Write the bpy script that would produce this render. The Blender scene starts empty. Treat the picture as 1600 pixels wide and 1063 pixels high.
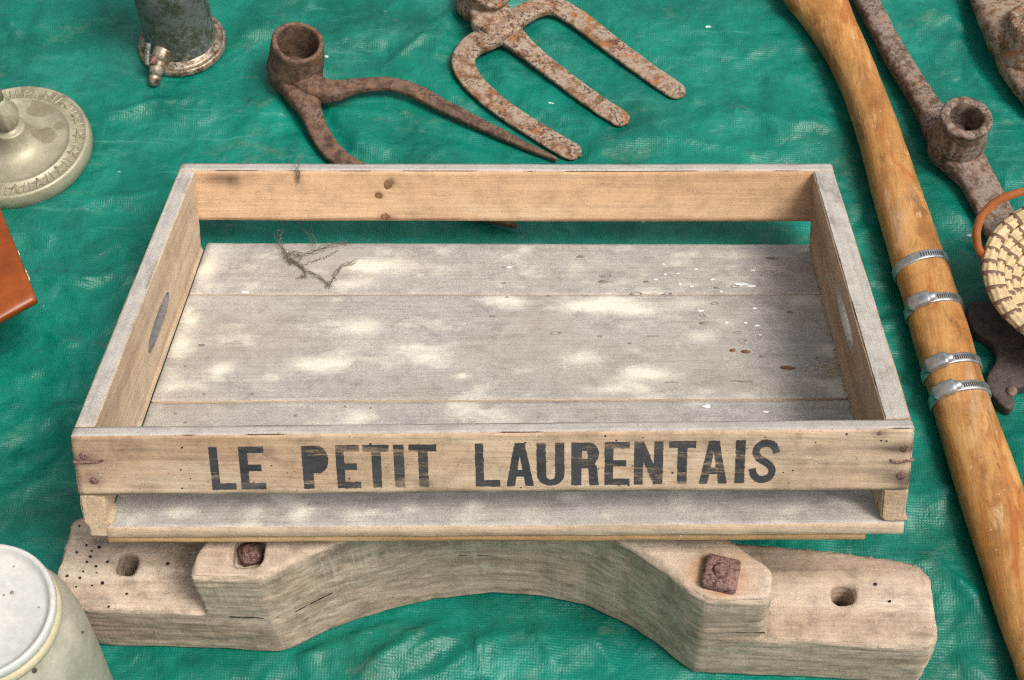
import bpy, bmesh, math, random
import numpy as np
from mathutils import Vector, Matrix, noise as mnoise
from mathutils.geometry import tessellate_polygon

random.seed(7)
rng = np.random.default_rng(11)
scene = bpy.context.scene
col = scene.collection

# ------------------------------------------------------------------ camera
CAM = np.array([0.05696, -0.56962, 1.26458])
ROT = np.array([[0.9994663600777158, -0.004782370845841074, 0.03231290767007188],
                [0.022158966317284964, 0.8260665973498589, -0.5631367124904711],
                [-0.02399948509345922, 0.563552220891657, 0.8257317476295374]])
FPX = 2591.19
cam_data = bpy.data.cameras.new('camera')
cam = bpy.data.objects.new('camera', cam_data)
col.objects.link(cam)
m4 = Matrix.Identity(4)
for i in range(3):
    for j in range(3):
        m4[i][j] = ROT[i][j]
    m4[i][3] = CAM[i]
cam.matrix_world = m4
cam_data.sensor_fit = 'HORIZONTAL'
cam_data.sensor_width = 36
cam_data.lens = FPX * 36 / 1600
cam_data.clip_start = 0.05
cam_data.clip_end = 200
scene.camera = cam

# ------------------------------------------------------------------ light
SUN_EL, SUN_AZ = math.radians(60), math.radians(120)     # azimuth from +Y towards +X
world = bpy.data.worlds.new('World')
scene.world = world
world.use_nodes = True
wn, wl = world.node_tree.nodes, world.node_tree.links
wn.clear()
w_out = wn.new('ShaderNodeOutputWorld')
w_bg = wn.new('ShaderNodeBackground')
w_sky = wn.new('ShaderNodeTexSky')
w_sky.sky_type = 'NISHITA'
w_sky.sun_disc = False
w_sky.sun_elevation = SUN_EL
w_sky.sun_rotation = SUN_AZ
w_sky.air_density = 1.0
w_sky.dust_density = 6.0
w_hs = wn.new('ShaderNodeHueSaturation')
w_hs.inputs['Saturation'].default_value = 0.22
wl.new(w_sky.outputs[0], w_hs.inputs['Color'])
wl.new(w_hs.outputs[0], w_bg.inputs['Color'])
w_bg.inputs['Strength'].default_value = 0.074
wl.new(w_bg.outputs[0], w_out.inputs['Surface'])
sun_data = bpy.data.lights.new('sun', 'SUN')
sun_data.energy = 1.5
sun_data.angle = math.radians(20)
sun_data.color = (1.0, 0.96, 0.90)
sun = bpy.data.objects.new('sun', sun_data)
col.objects.link(sun)
sd = Vector((math.sin(SUN_AZ) * math.cos(SUN_EL), math.cos(SUN_AZ) * math.cos(SUN_EL), math.sin(SUN_EL)))
sun.rotation_euler = sd.to_track_quat('Z', 'Y').to_euler()
sun.location = sd * 5
scene.view_settings.view_transform = 'Standard'
scene.view_settings.look = 'None'
scene.view_settings.gamma = 1
scene.view_settings.exposure = 0.98
scene.view_settings.use_curve_mapping = False
scene.render.engine = 'CYCLES'
scene.cycles.use_denoising = False
scene.cycles.use_adaptive_sampling = True
scene.cycles.adaptive_threshold = 0.018
scene.cycles.max_bounces = 5
scene.cycles.diffuse_bounces = 3
scene.cycles.glossy_bounces = 2
scene.cycles.pixel_filter_type = 'BLACKMAN_HARRIS'
scene.cycles.filter_width = 1.25

# ------------------------------------------------------------------ measuring
def ray(px, py):
    return ROT @ np.array([(px - 800) / FPX, -(py - 531.5) / FPX, -1.0])

def P(px, py, z=0.0):
    d = ray(px, py)
    return Vector(CAM + d * (z - CAM[2]) / d[2])

def mpp(p):
    return float((ROT.T @ (np.array(p) - CAM))[2]) / -FPX

TILT = math.radians(23)
CD, CH, CW = 0.4227, 0.0953, 0.6           # crate depth, height, width
H0 = CD * math.sin(TILT) + 0.006
CR = np.array([[1, 0, 0], [0, math.cos(TILT), math.sin(TILT)], [0, -math.sin(TILT), math.cos(TILT)]])

def warp(q):
    x, y, z = q
    k = 1 - y / CD
    return np.array([x * (1 + 0.012 * (1 - z / CH)) + 0.0035 * min(1, max(0, 1 - (z - 0.0106) / 0.004)), y - 0.0228 * x * k, z + 0.0361 * x * k])

def crate_loc(px, py, axis, val):
    """crate coordinates of the point seen at a pixel on one crate plane"""
    d = CR.T @ ray(px, py)
    c = CR.T @ (CAM - np.array([0, 0, H0]))
    w = np.zeros(3)
    for _ in range(6):
        s = (val + w[axis] - c[axis]) / d[axis]
        q = c + d * s - w
        w = warp(q) - q
    return q

# ------------------------------------------------------------------ materials
class N:
    def __init__(self, name):
        self.m = bpy.data.materials.new(name)
        self.m.use_nodes = True
        self.t = self.m.node_tree
        self.b = self.t.nodes['Principled BSDF']
        self.tc = self.t.nodes.new('ShaderNodeTexCoord')
    def new(self, typ, **kw):
        n = self.t.nodes.new(typ)
        for k, v in kw.items():
            setattr(n, k, v)
        return n
    def set(self, sock, v):
        if isinstance(v, bpy.types.NodeSocket):
            self.t.links.new(v, sock)
        elif isinstance(v, (tuple, list)) and len(v) == 3 and sock.type == 'RGBA':
            sock.default_value = (*v, 1)
        else:
            sock.default_value = v
    def vec(self, scale=(1, 1, 1), loc=(0, 0, 0), rot=(0, 0, 0), src=None):
        mp = self.new('ShaderNodeMapping')
        self.t.links.new(src or self.tc.outputs['Object'], mp.inputs['Vector'])
        mp.inputs['Scale'].default_value = scale
        mp.inputs['Location'].default_value = loc
        mp.inputs['Rotation'].default_value = rot
        return mp.outputs[0]
    def noise(self, scale, vec=None, detail=4, rough=0.55, dist=0.0):
        n = self.new('ShaderNodeTexNoise')
        n.inputs['Scale'].default_value = scale
        n.inputs['Detail'].default_value = detail
        n.inputs['Roughness'].default_value = rough
        n.inputs['Distortion'].default_value = dist
        self.t.links.new(vec or self.tc.outputs['Object'], n.inputs['Vector'])
        return n.outputs[0]
    def voronoi(self, scale, vec=None, rand=1.0, feature='F1'):
        n = self.new('ShaderNodeTexVoronoi', feature=feature)
        n.inputs['Scale'].default_value = scale
        n.inputs['Randomness'].default_value = rand
        self.t.links.new(vec or self.tc.outputs['Object'], n.inputs['Vector'])
        return n.outputs[0]
    def wave(self, scale, vec, dist=4, detail=3, dscale=1.0, direction='Z'):
        n = self.new('ShaderNodeTexWave', wave_type='BANDS', bands_direction=direction)
        n.inputs['Scale'].default_value = scale
        n.inputs['Distortion'].default_value = dist
        n.inputs['Detail'].default_value = detail
        n.inputs['Detail Scale'].default_value = dscale
        self.t.links.new(vec, n.inputs['Vector'])
        return n.outputs['Fac']
    def ramp(self, fac, stops, interp='LINEAR'):
        r = self.new('ShaderNodeValToRGB')
        cr = r.color_ramp
        cr.interpolation = interp
        while len(cr.elements) < len(stops):
            cr.elements.new(0.5)
        for e, (p, c) in zip(cr.elements, stops):
            e.position = p
            e.color = (c, c, c, 1) if isinstance(c, (int, float)) else (*c, 1)
        self.t.links.new(fac, r.inputs[0])
        return r.outputs[0]
    def mix(self, fac, a, b, blend='MIX'):
        n = self.new('ShaderNodeMix', data_type='RGBA', blend_type=blend)
        self.set(n.inputs[0], fac)
        self.set(n.inputs[6], a)
        self.set(n.inputs[7], b)
        return n.outputs[2]
    def math(self, op, a, b=0.5, clamp=False):
        n = self.new('ShaderNodeMath', operation=op, use_clamp=clamp)
        self.set(n.inputs[0], a)
        self.set(n.inputs[1], b)
        return n.outputs[0]
    def attr(self, name):
        return self.new('ShaderNodeAttribute', attribute_name=name).outputs['Fac']
    def bump(self, h, strength=0.5, dist=0.001, normal=None):
        n = self.new('ShaderNodeBump')
        n.inputs['Strength'].default_value = strength
        n.inputs['Distance'].default_value = dist
        self.t.links.new(h, n.inputs['Height'])
        if normal:
            self.t.links.new(normal, n.inputs['Normal'])
        self.t.links.new(n.outputs[0], self.b.inputs['Normal'])
        return n.outputs[0]
    def out(self, color=None, rough=None, metal=None, spec=None):
        if color is not None: self.set(self.b.inputs['Base Color'], color)
        if rough is not None: self.set(self.b.inputs['Roughness'], rough)
        if metal is not None: self.set(self.b.inputs['Metallic'], metal)
        if spec is not None: self.set(self.b.inputs['Specular IOR Level'], spec)
        return self.m

def wood(name, dark, mid, light, axis=0, grey=(0.36, 0.33, 0.30), grey_amt=0.2, dirt=0.35, speck=0.25,
         pale_patch=False, saw=False, rough=0.85, ring=22, seed=0.0, stain=None, stretch=0.06, gk=1.0, mott=0.4, patch=False):
    n = N(name)
    st = [1, 1, 1]; st[axis] = stretch
    off = (seed, seed * 1.7, seed * 0.6)
    v = n.vec(tuple(st), off)
    st2 = [1, 1, 1]; st2[axis] = 0.03
    v2 = n.vec(tuple(st2), off)
    rings = n.noise(ring, v, detail=3, rough=0.5, dist=0.6)
    grain = n.noise(330, v2, detail=4, rough=0.65)
    c = n.ramp(rings, [(0.30, dark), (0.47, mid), (0.62, light), (0.75, mid)])
    g = n.ramp(grain, [(0.30, 0.66), (0.55, 1.0), (0.8, 1.14)])
    c = n.mix(0.55 * gk, c, g, 'MULTIPLY')
    big = n.noise(9, n.vec((1, 1, 1), off), detail=5, rough=0.6)
    gm = n.ramp(big, [(0.5 - grey_amt * 0.45, 1.0 if grey_amt > 0.9 else min(1, grey_amt * 1.4)), (0.5 + grey_amt * 0.5 + 0.02, grey_amt * 0.5)])
    c = n.mix(gm, c, grey)
    c = n.mix(0.28 * gk, c, g, 'MULTIPLY')
    mo = n.noise(55, n.vec((1, 1, 1), (seed + 1, seed, 2)), detail=5, rough=0.75)
    c = n.mix(mott, c, n.ramp(mo, [(0.32, 0.5), (0.5, 1.0), (0.70, 1.3)]), 'MULTIPLY')
    # dirt smudges along the grain
    ds = [1, 1, 1]; ds[axis] = 0.25
    dn = n.noise(38, n.vec(tuple(ds), off), detail=6, rough=0.7)
    c = n.mix(n.math('MULTIPLY', n.ramp(dn, [(0.56, 0.0), (0.72, 1.0)]), dirt), c, (0.13, 0.10, 0.075))
    pl = n.noise(26, n.vec(tuple(ds), (seed + 3, 1, 5)), detail=6, rough=0.7)
    c = n.mix(n.math('MULTIPLY', n.ramp(pl, [(0.56, 0.0), (0.74, 1.0)]), 0.35), c, (0.62, 0.55, 0.44))
    # fine grit
    sp = n.noise(900, detail=2, rough=0.7)
    c = n.mix(speck, c, n.ramp(sp, [(0.32, 0.35), (0.5, 1.0), (0.68, 1.5)]), 'MULTIPLY')
    pit = n.voronoi(160)
    c = n.mix(n.ramp(pit, [(0.05, 0.7), (0.10, 0.0)]), c, (0.09, 0.07, 0.055))
    lp = n.voronoi(95, n.vec((1, 1, 1), (0.4, 0.1, 0.7)))
    c = n.mix(n.ramp(lp, [(0.035, 0.6), (0.075, 0.0)]), c, (0.70, 0.64, 0.55))
    if pale_patch:  # cream patches from a vertex attribute, broken up by noise
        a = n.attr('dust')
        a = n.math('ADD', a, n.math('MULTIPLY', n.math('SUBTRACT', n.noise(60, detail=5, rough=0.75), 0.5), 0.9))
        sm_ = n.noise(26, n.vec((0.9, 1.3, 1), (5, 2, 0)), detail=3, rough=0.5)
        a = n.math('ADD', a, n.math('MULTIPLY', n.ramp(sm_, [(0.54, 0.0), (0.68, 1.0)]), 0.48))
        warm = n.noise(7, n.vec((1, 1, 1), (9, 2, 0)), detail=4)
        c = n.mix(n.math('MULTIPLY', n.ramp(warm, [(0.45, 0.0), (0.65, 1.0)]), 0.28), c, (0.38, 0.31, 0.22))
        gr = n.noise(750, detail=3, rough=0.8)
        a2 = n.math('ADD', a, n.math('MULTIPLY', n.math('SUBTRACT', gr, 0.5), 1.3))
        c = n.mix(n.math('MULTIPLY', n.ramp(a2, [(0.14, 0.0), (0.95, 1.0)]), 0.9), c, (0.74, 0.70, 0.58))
    if saw:
        ss = [18, 18, 18]; ss[axis] = 420
        sw = n.noise(1.0, n.vec(tuple(ss), off, (0.1, 0.14, 0.1)), detail=3, rough=0.6)
        sm = n.noise(14, n.vec((1, 1, 1), (3, 1, seed)), detail=3)
        c = n.mix(n.math('MULTIPLY', n.ramp(sw, [(0.52, 0.0), (0.66, 1.0)]), n.ramp(sm, [(0.42, 0.0), (0.6, 0.38)])), c, (0.56, 0.51, 0.43))
    if patch:
        ps = [1, 1, 1]; ps[axis] = 0.28
        for (off_, sc_, th_, kk, pc) in ((2.0, 30, 0.53, 0.75, (0.30, 0.085, 0.016)), (6.0, 34, 0.575, 0.65, (0.50, 0.28, 0.10)), (11.0, 60, 0.60, 0.8, (0.12, 0.055, 0.02)), (15.0, 85, 0.62, 0.6, (0.58, 0.38, 0.19))):
            pn = n.noise(sc_, n.vec(tuple(ps), (off_, off_ * 0.7, 1), (0, 0, 0.3)), detail=5, rough=0.65, dist=0.5)
            c = n.mix(n.math('MULTIPLY', n.ramp(pn, [(th_, 0.0), (th_ + 0.09, 1.0)]), kk), c, pc)
    if stain is not None:
        c = n.mix(n.attr('stain'), c, stain)
    hsum = n.math('ADD', n.math('MULTIPLY', grain, 0.8), n.math('MULTIPLY', sp, 0.35))
    hsum = n.math('ADD', hsum, n.math('MULTIPLY', dn, 0.5))
    n.bump(hsum, 0.55, 0.0012)
    return n.out(c, rough, 0, 0.25)

def rust(name, cols, pits=(0.05, 0.03, 0.025), pit_amt=0.8, orange=0.5, rough=0.75, metal=0.0, seed=0, scale=1.0):
    n = N(name)
    v = n.vec((1, 1, 1), (seed, seed * 2.1, seed * 0.7))
    a = n.noise(95 * scale, v, detail=5, rough=0.7)
    c = n.ramp(a, [(0.36, cols[0]), (0.46, cols[1]), (0.55, cols[2]), (0.70, cols[1])])
    o = n.noise(60 * scale, n.vec((1, 1, 1), (seed + 4, 2, 7)), detail=5, rough=0.7)
    c = n.mix(n.math('MULTIPLY', n.ramp(o, [(0.56, 0.0), (0.68, 1.0)]), orange), c, (0.30, 0.105, 0.026))
    p = n.noise(300 * scale, n.vec((1, 1, 1), (seed + 9, 5, 1)), detail=4, rough=0.6)
    p2 = n.noise(28 * scale, n.vec((1, 1, 1), (seed + 2, 8, 3)), detail=3)
    pm = n.math('MULTIPLY', n.ramp(p, [(0.53, 0.0), (0.58, 1.0)]), n.ramp(p2, [(0.42, 0.1), (0.54, 1.0)]))
    c = n.mix(n.math('MULTIPLY', pm, pit_amt), c, pits)
    f = n.noise(900, v, detail=2, rough=0.7)
    c = n.mix(0.35, c, n.ramp(f, [(0.3, 0.5), (0.5, 1.0), (0.7, 1.4)]), 'MULTIPLY')
    h = n.math('SUBTRACT', n.math('ADD', n.math('MULTIPLY', a, 0.6), n.math('MULTIPLY', f, 0.25)), n.math('MULTIPLY', pm, 0.35))
    n.bump(h, 0.6, 0.0016)
    return n.out(c, rough, metal, 0.35)

def plain(name, color, rough=0.6, metal=0.0, var=0.25, scale=60, spec=0.4, bump=0.2, dark=None):
    n = N(name)
    a = n.noise(scale, detail=6, rough=0.65)
    lo = tuple(x * (1 - var) for x in color) if dark is None else dark
    hi = tuple(min(1, x * (1 + var * 0.6)) for x in color)
    c = n.ramp(a, [(0.3, lo), (0.55, color), (0.75, hi)])
    f = n.noise(scale * 9, detail=2)
    c = n.mix(0.3, c, n.ramp(f, [(0.3, 0.7), (0.7, 1.2)]), 'MULTIPLY')
    n.bump(n.math('ADD', a, n.math('MULTIPLY', f, 0.3)), bump, 0.001)
    return n.out(c, n.math('ADD', n.math('MULTIPLY', a, 0.25), rough - 0.12), metal, spec)

def tarp_material():
    n = N('green_tarpaulin')
    v = n.vec((1, 1, 1), rot=(0, 0, 0.02))
    big = n.noise(6.5, v, detail=6, rough=0.6)
    c = n.ramp(big, [(0.30, (0.0005, 0.082, 0.054)), (0.5, (0.001, 0.140, 0.097)), (0.72, (0.002, 0.196, 0.142))])
    mid = n.noise(34, v, detail=5, rough=0.7, dist=0.8)
    c = n.mix(0.55, c, n.ramp(mid, [(0.3, 0.72), (0.5, 1.0), (0.7, 1.22)]), 'MULTIPLY')
    # woven tape: fine thread grid
    vw = n.vec((1, 1, 1), rot=(0, 0, 0.02))
    wx = n.wave(130, vw, 0.25, 1, 2, 'X')
    wy = n.wave(130, vw, 0.25, 1, 2, 'Y')
    weave = n.math('MAXIMUM', wx, wy)
    c = n.mix(0.06, c, n.ramp(weave, [(0.35, 0.45), (0.8, 1.1)]), 'MULTIPLY')
    # sheen painted in: broad pale cyan patches like sky reflected off folds
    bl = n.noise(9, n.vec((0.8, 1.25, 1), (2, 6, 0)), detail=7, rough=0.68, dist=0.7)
    sheen_f = n.noise(300, detail=3, rough=0.7)
    sheen_m = n.ramp(n.math('ADD', bl, n.math('MULTIPLY', n.math('SUBTRACT', sheen_f, 0.5), 0.22)), [(0.50, 0.0), (0.70, 1.0)])
    c = n.mix(n.math('MULTIPLY', sheen_m, 0.30), c, (0.045, 0.29, 0.22))
    dk = n.noise(14, n.vec((1, 1.2, 1), (8, 1, 0)), detail=6, rough=0.7)
    c = n.mix(n.math('MULTIPLY', n.ramp(dk, [(0.52, 0.0), (0.70, 1.0)]), 0.45), c, (0.001, 0.065, 0.043))
    # rubbed pale scuffs running along the threads
    s1 = n.noise(60, n.vec((0.14, 1.6, 1)), detail=6, rough=0.75)
    s2 = n.noise(60, n.vec((1.6, 0.14, 1), (4, 2, 0)), detail=6, rough=0.75)
    area = n.ramp(n.noise(5.5, n.vec((1, 1, 1), (7, 3, 1)), detail=4), [(0.42, 0.0), (0.66, 1.0)])
    sc = n.math('MAXIMUM', n.ramp(s1, [(0.56, 0.0), (0.78, 1.0)]), n.math('MULTIPLY', n.ramp(s2, [(0.60, 0.0), (0.80, 1.0)]), 0.6))
    c = n.mix(n.math('MULTIPLY', n.math('ADD', n.math('MULTIPLY', area, 0.36), 0.06), sc), c, (0.16, 0.44, 0.36))
    # dust smudges (brown) and white flecks
    br = n.noise(22, n.vec((0.6, 1, 1), (1, 9, 4)), detail=7, rough=0.75)
    c = n.mix(n.math('MULTIPLY', n.ramp(br, [(0.57, 0.0), (0.75, 1.0)]), 0.42), c, (0.20, 0.21, 0.14))
    fl = n.voronoi(26, n.vec((0.75, 1.2, 1), (0.3, 0.2, 0)))
    flm = n.noise(420, detail=2)
    fla = n.noise(7, n.vec((1, 1, 1), (12, 4, 0)), detail=2)
    fm = n.math('MULTIPLY', n.ramp(n.math('ADD', fl, n.math('MULTIPLY', flm, 0.12)), [(0.085, 1.0), (0.12, 0.0)]), n.ramp(fla, [(0.44, 0.0), (0.54, 1.0)]))
    c = n.mix(n.math('MULTIPLY', fm, 0.75), c, (0.62, 0.68, 0.64))
    h = n.math('ADD', n.math('MULTIPLY', weave, 0.10), n.math('MULTIPLY', mid, 0.9))
    h = n.math('ADD', h, n.math('MULTIPLY', n.noise(120, v, detail=2, rough=0.5), 0.35))
    cw = n.noise(11, v, detail=3, rough=0.5)
    vv = n.new('ShaderNodeVectorMath', operation='ADD')
    wc = n.new('ShaderNodeTexNoise')
    wc.inputs['Scale'].default_value = 14
    wc.inputs['Detail'].default_value = 3
    n.t.links.new(n.tc.outputs['Object'], wc.inputs['Vector'])
    ws = n.new('ShaderNodeVectorMath', operation='SCALE')
    ws.inputs['Scale'].default_value = 0.09
    n.t.links.new(wc.outputs['Color'], ws.inputs[0])
    n.t.links.new(n.tc.outputs['Object'], vv.inputs[0])
    n.t.links.new(ws.outputs[0], vv.inputs[1])
    v1 = n.voronoi(13, vv.outputs[0])
    v2_ = n.voronoi(31, vv.outputs[0])
    msk = n.ramp(cw, [(0.35, 0.25), (0.6, 1.0)])
    cr_ = n.math('ADD', n.math('MULTIPLY', v1, 2.6), n.math('MULTIPLY', v2_, 1.3))
    h = n.math('ADD', h, n.math('MULTIPLY', cr_, msk))
    n.bump(h, 0.6, 0.0028)
    r = n.math('ADD', 0.24, n.math('MULTIPLY', mid, 0.30))
    return n.out(c, r, 0, 0.36)

M = {}
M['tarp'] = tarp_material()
M['floor_wood'] = wood('weathered_grey_floor_wood', (0.29, 0.255, 0.225), (0.36, 0.325, 0.295), (0.41, 0.37, 0.34), 0, grey=(0.405, 0.375, 0.345), grey_amt=0.72, dirt=0.34, speck=0.45, pale_patch=True, ring=12, mott=0.5)
M['grey_edge'] = wood('dusty_grey_board_edge', (0.27, 0.24, 0.22), (0.37, 0.335, 0.31), (0.46, 0.42, 0.38), 0, grey=(0.425, 0.385, 0.345), grey_amt=0.7, dirt=0.35, speck=0.25, ring=20, seed=1)
M['grey_edge_y'] = wood('dusty_grey_end_edge', (0.27, 0.24, 0.22), (0.37, 0.335, 0.31), (0.48, 0.44, 0.40), 1, grey=(0.45, 0.41, 0.365), grey_amt=0.65, dirt=0.75, speck=0.35, ring=20, seed=2)
M['front_wood'] = wood('tan_front_board_wood', (0.34, 0.175, 0.085), (0.48, 0.305, 0.18), (0.60, 0.425, 0.28), 0, grey=(0.45, 0.355, 0.265), grey_amt=0.32, dirt=0.5, speck=0.15, ring=24, seed=3, stretch=0.09, mott=0.6, stain=(0.085, 0.05, 0.042))
M['back_wood'] = wood('clean_orange_back_board_wood', (0.46, 0.265, 0.135), (0.55, 0.345, 0.195), (0.61, 0.40, 0.24), 0, grey=(0.50, 0.33, 0.20), grey_amt=0.1, dirt=0.12, speck=0.14, ring=16, seed=4, gk=0.7, stain=(0.10, 0.055, 0.03))
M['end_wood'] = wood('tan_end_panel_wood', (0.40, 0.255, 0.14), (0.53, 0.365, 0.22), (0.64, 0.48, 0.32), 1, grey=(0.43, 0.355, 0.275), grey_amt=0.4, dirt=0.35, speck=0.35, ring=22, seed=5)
M['end_wood_brown'] = wood('brown_end_panel_wood', (0.28, 0.165, 0.095), (0.39, 0.25, 0.155), (0.48, 0.325, 0.21), 1, grey=(0.36, 0.28, 0.21), grey_amt=0.25, dirt=0.6, speck=0.35, ring=22, seed=6)  # darker than the left panel: shade on its inner face mixed into the brown
M['bottom_wood'] = wood('orange_bottom_panel_wood', (0.40, 0.22, 0.09), (0.50, 0.29, 0.125), (0.56, 0.35, 0.17), 0, grey_amt=0.1, dirt=0.3, speck=0.15, seed=8)
M['ledge_wood'] = wood('tan_floor_front_edge_wood', (0.38, 0.24, 0.13), (0.50, 0.34, 0.21), (0.58, 0.43, 0.30), 0, grey=(0.42, 0.35, 0.28), grey_amt=0.35, dirt=0.35, speck=0.25, ring=40, seed=9)
M['yoke_top'] = wood('pale_worn_beam_wood', (0.29, 0.195, 0.13), (0.44, 0.325, 0.23), (0.57, 0.455, 0.345), 0, grey=(0.40, 0.32, 0.25), grey_amt=0.3, dirt=0.7, speck=0.28, ring=20, seed=10, stretch=0.14, gk=0.8, mott=0.75, stain=(0.38, 0.17, 0.06))
M['yoke_side'] = wood('grey_sawn_beam_wood', (0.28, 0.19, 0.125), (0.42, 0.305, 0.215), (0.55, 0.42, 0.315), 0, grey=(0.46, 0.345, 0.26), grey_amt=0.40, dirt=0.45, speck=0.4, saw=True, ring=70, seed=12, stretch=0.08, gk=1.3, mott=0.7)
M['handle_wood'] = wood('honey_tool_handle_wood', (0.19, 0.058, 0.011), (0.33, 0.125, 0.027), (0.45, 0.215, 0.065), 1, grey=(0.45, 0.26, 0.10), grey_amt=0.24, dirt=0.30, speck=0.16, rough=0.48, ring=44, seed=13, stretch=0.20, gk=0.9, mott=0.5, patch=True)
M['slot_wood'] = wood('dark_grey_slot_wood', (0.13, 0.11, 0.095), (0.19, 0.17, 0.155), (0.25, 0.225, 0.205), 1, grey=(0.19, 0.175, 0.165), grey_amt=0.5, dirt=0.5, speck=0.4, seed=15, mott=0.8)
M['letter_paint'] = None
M['rust_pale'] = rust('pale_pitted_rust', [(0.135, 0.060, 0.027), (0.215, 0.130, 0.076), (0.32, 0.245, 0.185)], orange=0.95, pit_amt=0.9, seed=1, pits=(0.06, 0.032, 0.025))
M['rust_brown'] = rust('brown_rust', [(0.055, 0.029, 0.020), (0.100, 0.054, 0.031), (0.150, 0.092, 0.060)], orange=0.5, pit_amt=0.8, seed=3, pits=(0.05, 0.030, 0.034))
M['rust_grey'] = rust('grey_violet_rust', [(0.075, 0.040, 0.026), (0.130, 0.082, 0.057), (0.235, 0.178, 0.142)], orange=0.4, pit_amt=0.85, seed=5, pits=(0.06, 0.035, 0.03))
M['rust_dark'] = rust('dark_brown_iron', [(0.035, 0.026, 0.024), (0.055, 0.04, 0.036), (0.075, 0.055, 0.047)], orange=0.06, pit_amt=0.3, seed=7, rough=0.6)
M['rust_nail'] = rust('purple_brown_rust', [(0.07, 0.03, 0.028), (0.14, 0.065, 0.05), (0.25, 0.15, 0.125)], orange=0.2, pit_amt=0.6, seed=8, scale=2.5)
M['hole_dark'] = plain('dark_hole', (0.02, 0.016, 0.012), 0.9, var=0.3)
M['zinc'] = plain('galvanised_steel', (0.45, 0.46, 0.47), 0.42, 0.85, 0.3, 140, bump=0.1)
M['zinc_slot'] = plain('dark_band_slot', (0.06, 0.055, 0.05), 0.7, 0.3)
M['straw'] = plain('cream_straw', (0.56, 0.41, 0.225), 0.6, 0, 0.35, 160, bump=0.5)
M['lash'] = plain('brown_cane_lashing', (0.17, 0.095, 0.06), 0.6, 0, 0.3, 200)
M['cane'] = plain('polished_reddish_cane', (0.33, 0.095, 0.022), 0.32, 0, 0.3, 70, spec=0.6, bump=0.05)
M['pewter'] = plain('dull_pale_brass', (0.37, 0.335, 0.235), 0.5, 0.3, 0.28, 45, bump=0.25)
M['pewter_dark'] = plain('brown_tarnish', (0.235, 0.205, 0.13), 0.6, 0.2, 0.25, 90)
M['can_green'] = rust('tarnished_green_metal', [(0.045, 0.058, 0.030), (0.090, 0.098, 0.072), (0.15, 0.16, 0.155)], pits=(0.40, 0.40, 0.36), pit_amt=0.35, orange=0.10, rough=0.45, metal=0.35, seed=21, scale=0.6)
M['can_base'] = rust('tarnished_bronze', [(0.07, 0.055, 0.035), (0.22, 0.165, 0.11), (0.36, 0.30, 0.235)], pits=(0.05, 0.045, 0.03), pit_amt=0.5, orange=0.25, rough=0.42, metal=0.5, seed=23, scale=0.8)
M['varnish'] = plain('orange_brown_varnished_wood', (0.235, 0.05, 0.006), 0.35, 0, 0.35, 24, spec=0.5, bump=0.05)
M['chip'] = plain('chipped_pale_wood', (0.60, 0.45, 0.30), 0.8)
M['enamel'] = plain('white_glazed_lid', (0.51, 0.495, 0.455), 0.32, 0, 0.10, 22, spec=0.5, bump=0.05)
M['stoneware'] = plain('olive_grey_stoneware', (0.38, 0.355, 0.275), 0.5, 0, 0.28, 40, spec=0.4, bump=0.15)
M['stoneware_rim'] = plain('yellowish_stoneware_rim', (0.48, 0.42, 0.27), 0.5, 0, 0.2, 40)
M['white'] = plain('white_dropping', (0.80, 0.79, 0.76), 0.8, 0, 0.1, 300)
M['ringstain'] = plain('brown_grey_dried_spot', (0.235, 0.195, 0.165), 0.85, 0, 0.3, 200)
M['webs'] = plain('grey_dusty_fibre', (0.15, 0.125, 0.095), 0.9, 0, 0.4, 200)
M['chip_brown'] = plain('brown_wood_chip', (0.20, 0.095, 0.05), 0.8, 0, 0.4, 200)
M['knot'] = plain('brown_knot', (0.24, 0.115, 0.05), 0.8, 0, 0.6, 260, dark=(0.07, 0.035, 0.02))
M['sawdust'] = plain('cream_sawdust', (0.62, 0.50, 0.33), 0.9, 0, 0.3, 300)

def letter_material():
    n = N('worn_black_stencil_paint')
    a = n.noise(70, n.vec((0.3, 1, 1)), detail=6, rough=0.7)
    c = n.ramp(a, [(0.35, (0.030, 0.029, 0.031)), (0.6, (0.058, 0.056, 0.058)), (0.75, (0.12, 0.115, 0.11))])
    n.out(c, 0.75, 0, 0.3)
    # bare wood shows where the paint has flaked off along the grain
    w = n.noise(95, n.vec((0.10, 1, 1), (2, 0, 1)), detail=6, rough=0.75)
    w2 = n.noise(500, detail=2)
    w3 = n.noise(12, n.vec((1, 1, 1), (3, 3, 1)), detail=2)
    k = n.math('ADD', n.math('ADD', w, n.math('MULTIPLY', w2, 0.12)), n.math('MULTIPLY', w3, 0.18))
    fac = n.ramp(k, [(0.66, 0.0), (0.78, 0.75)])
    tr = n.new('ShaderNodeBsdfTransparent')
    mx = n.new('ShaderNodeMixShader')
    n.t.links.new(fac, mx.inputs[0])
    n.t.links.new(n.b.outputs[0], mx.inputs[1])
    n.t.links.new(tr.outputs[0], mx.inputs[2])
    n.t.links.new(mx.outputs[0], n.t.nodes['Material Output'].inputs['Surface'])
    return n.m
M['letter_paint'] = letter_material()

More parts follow.
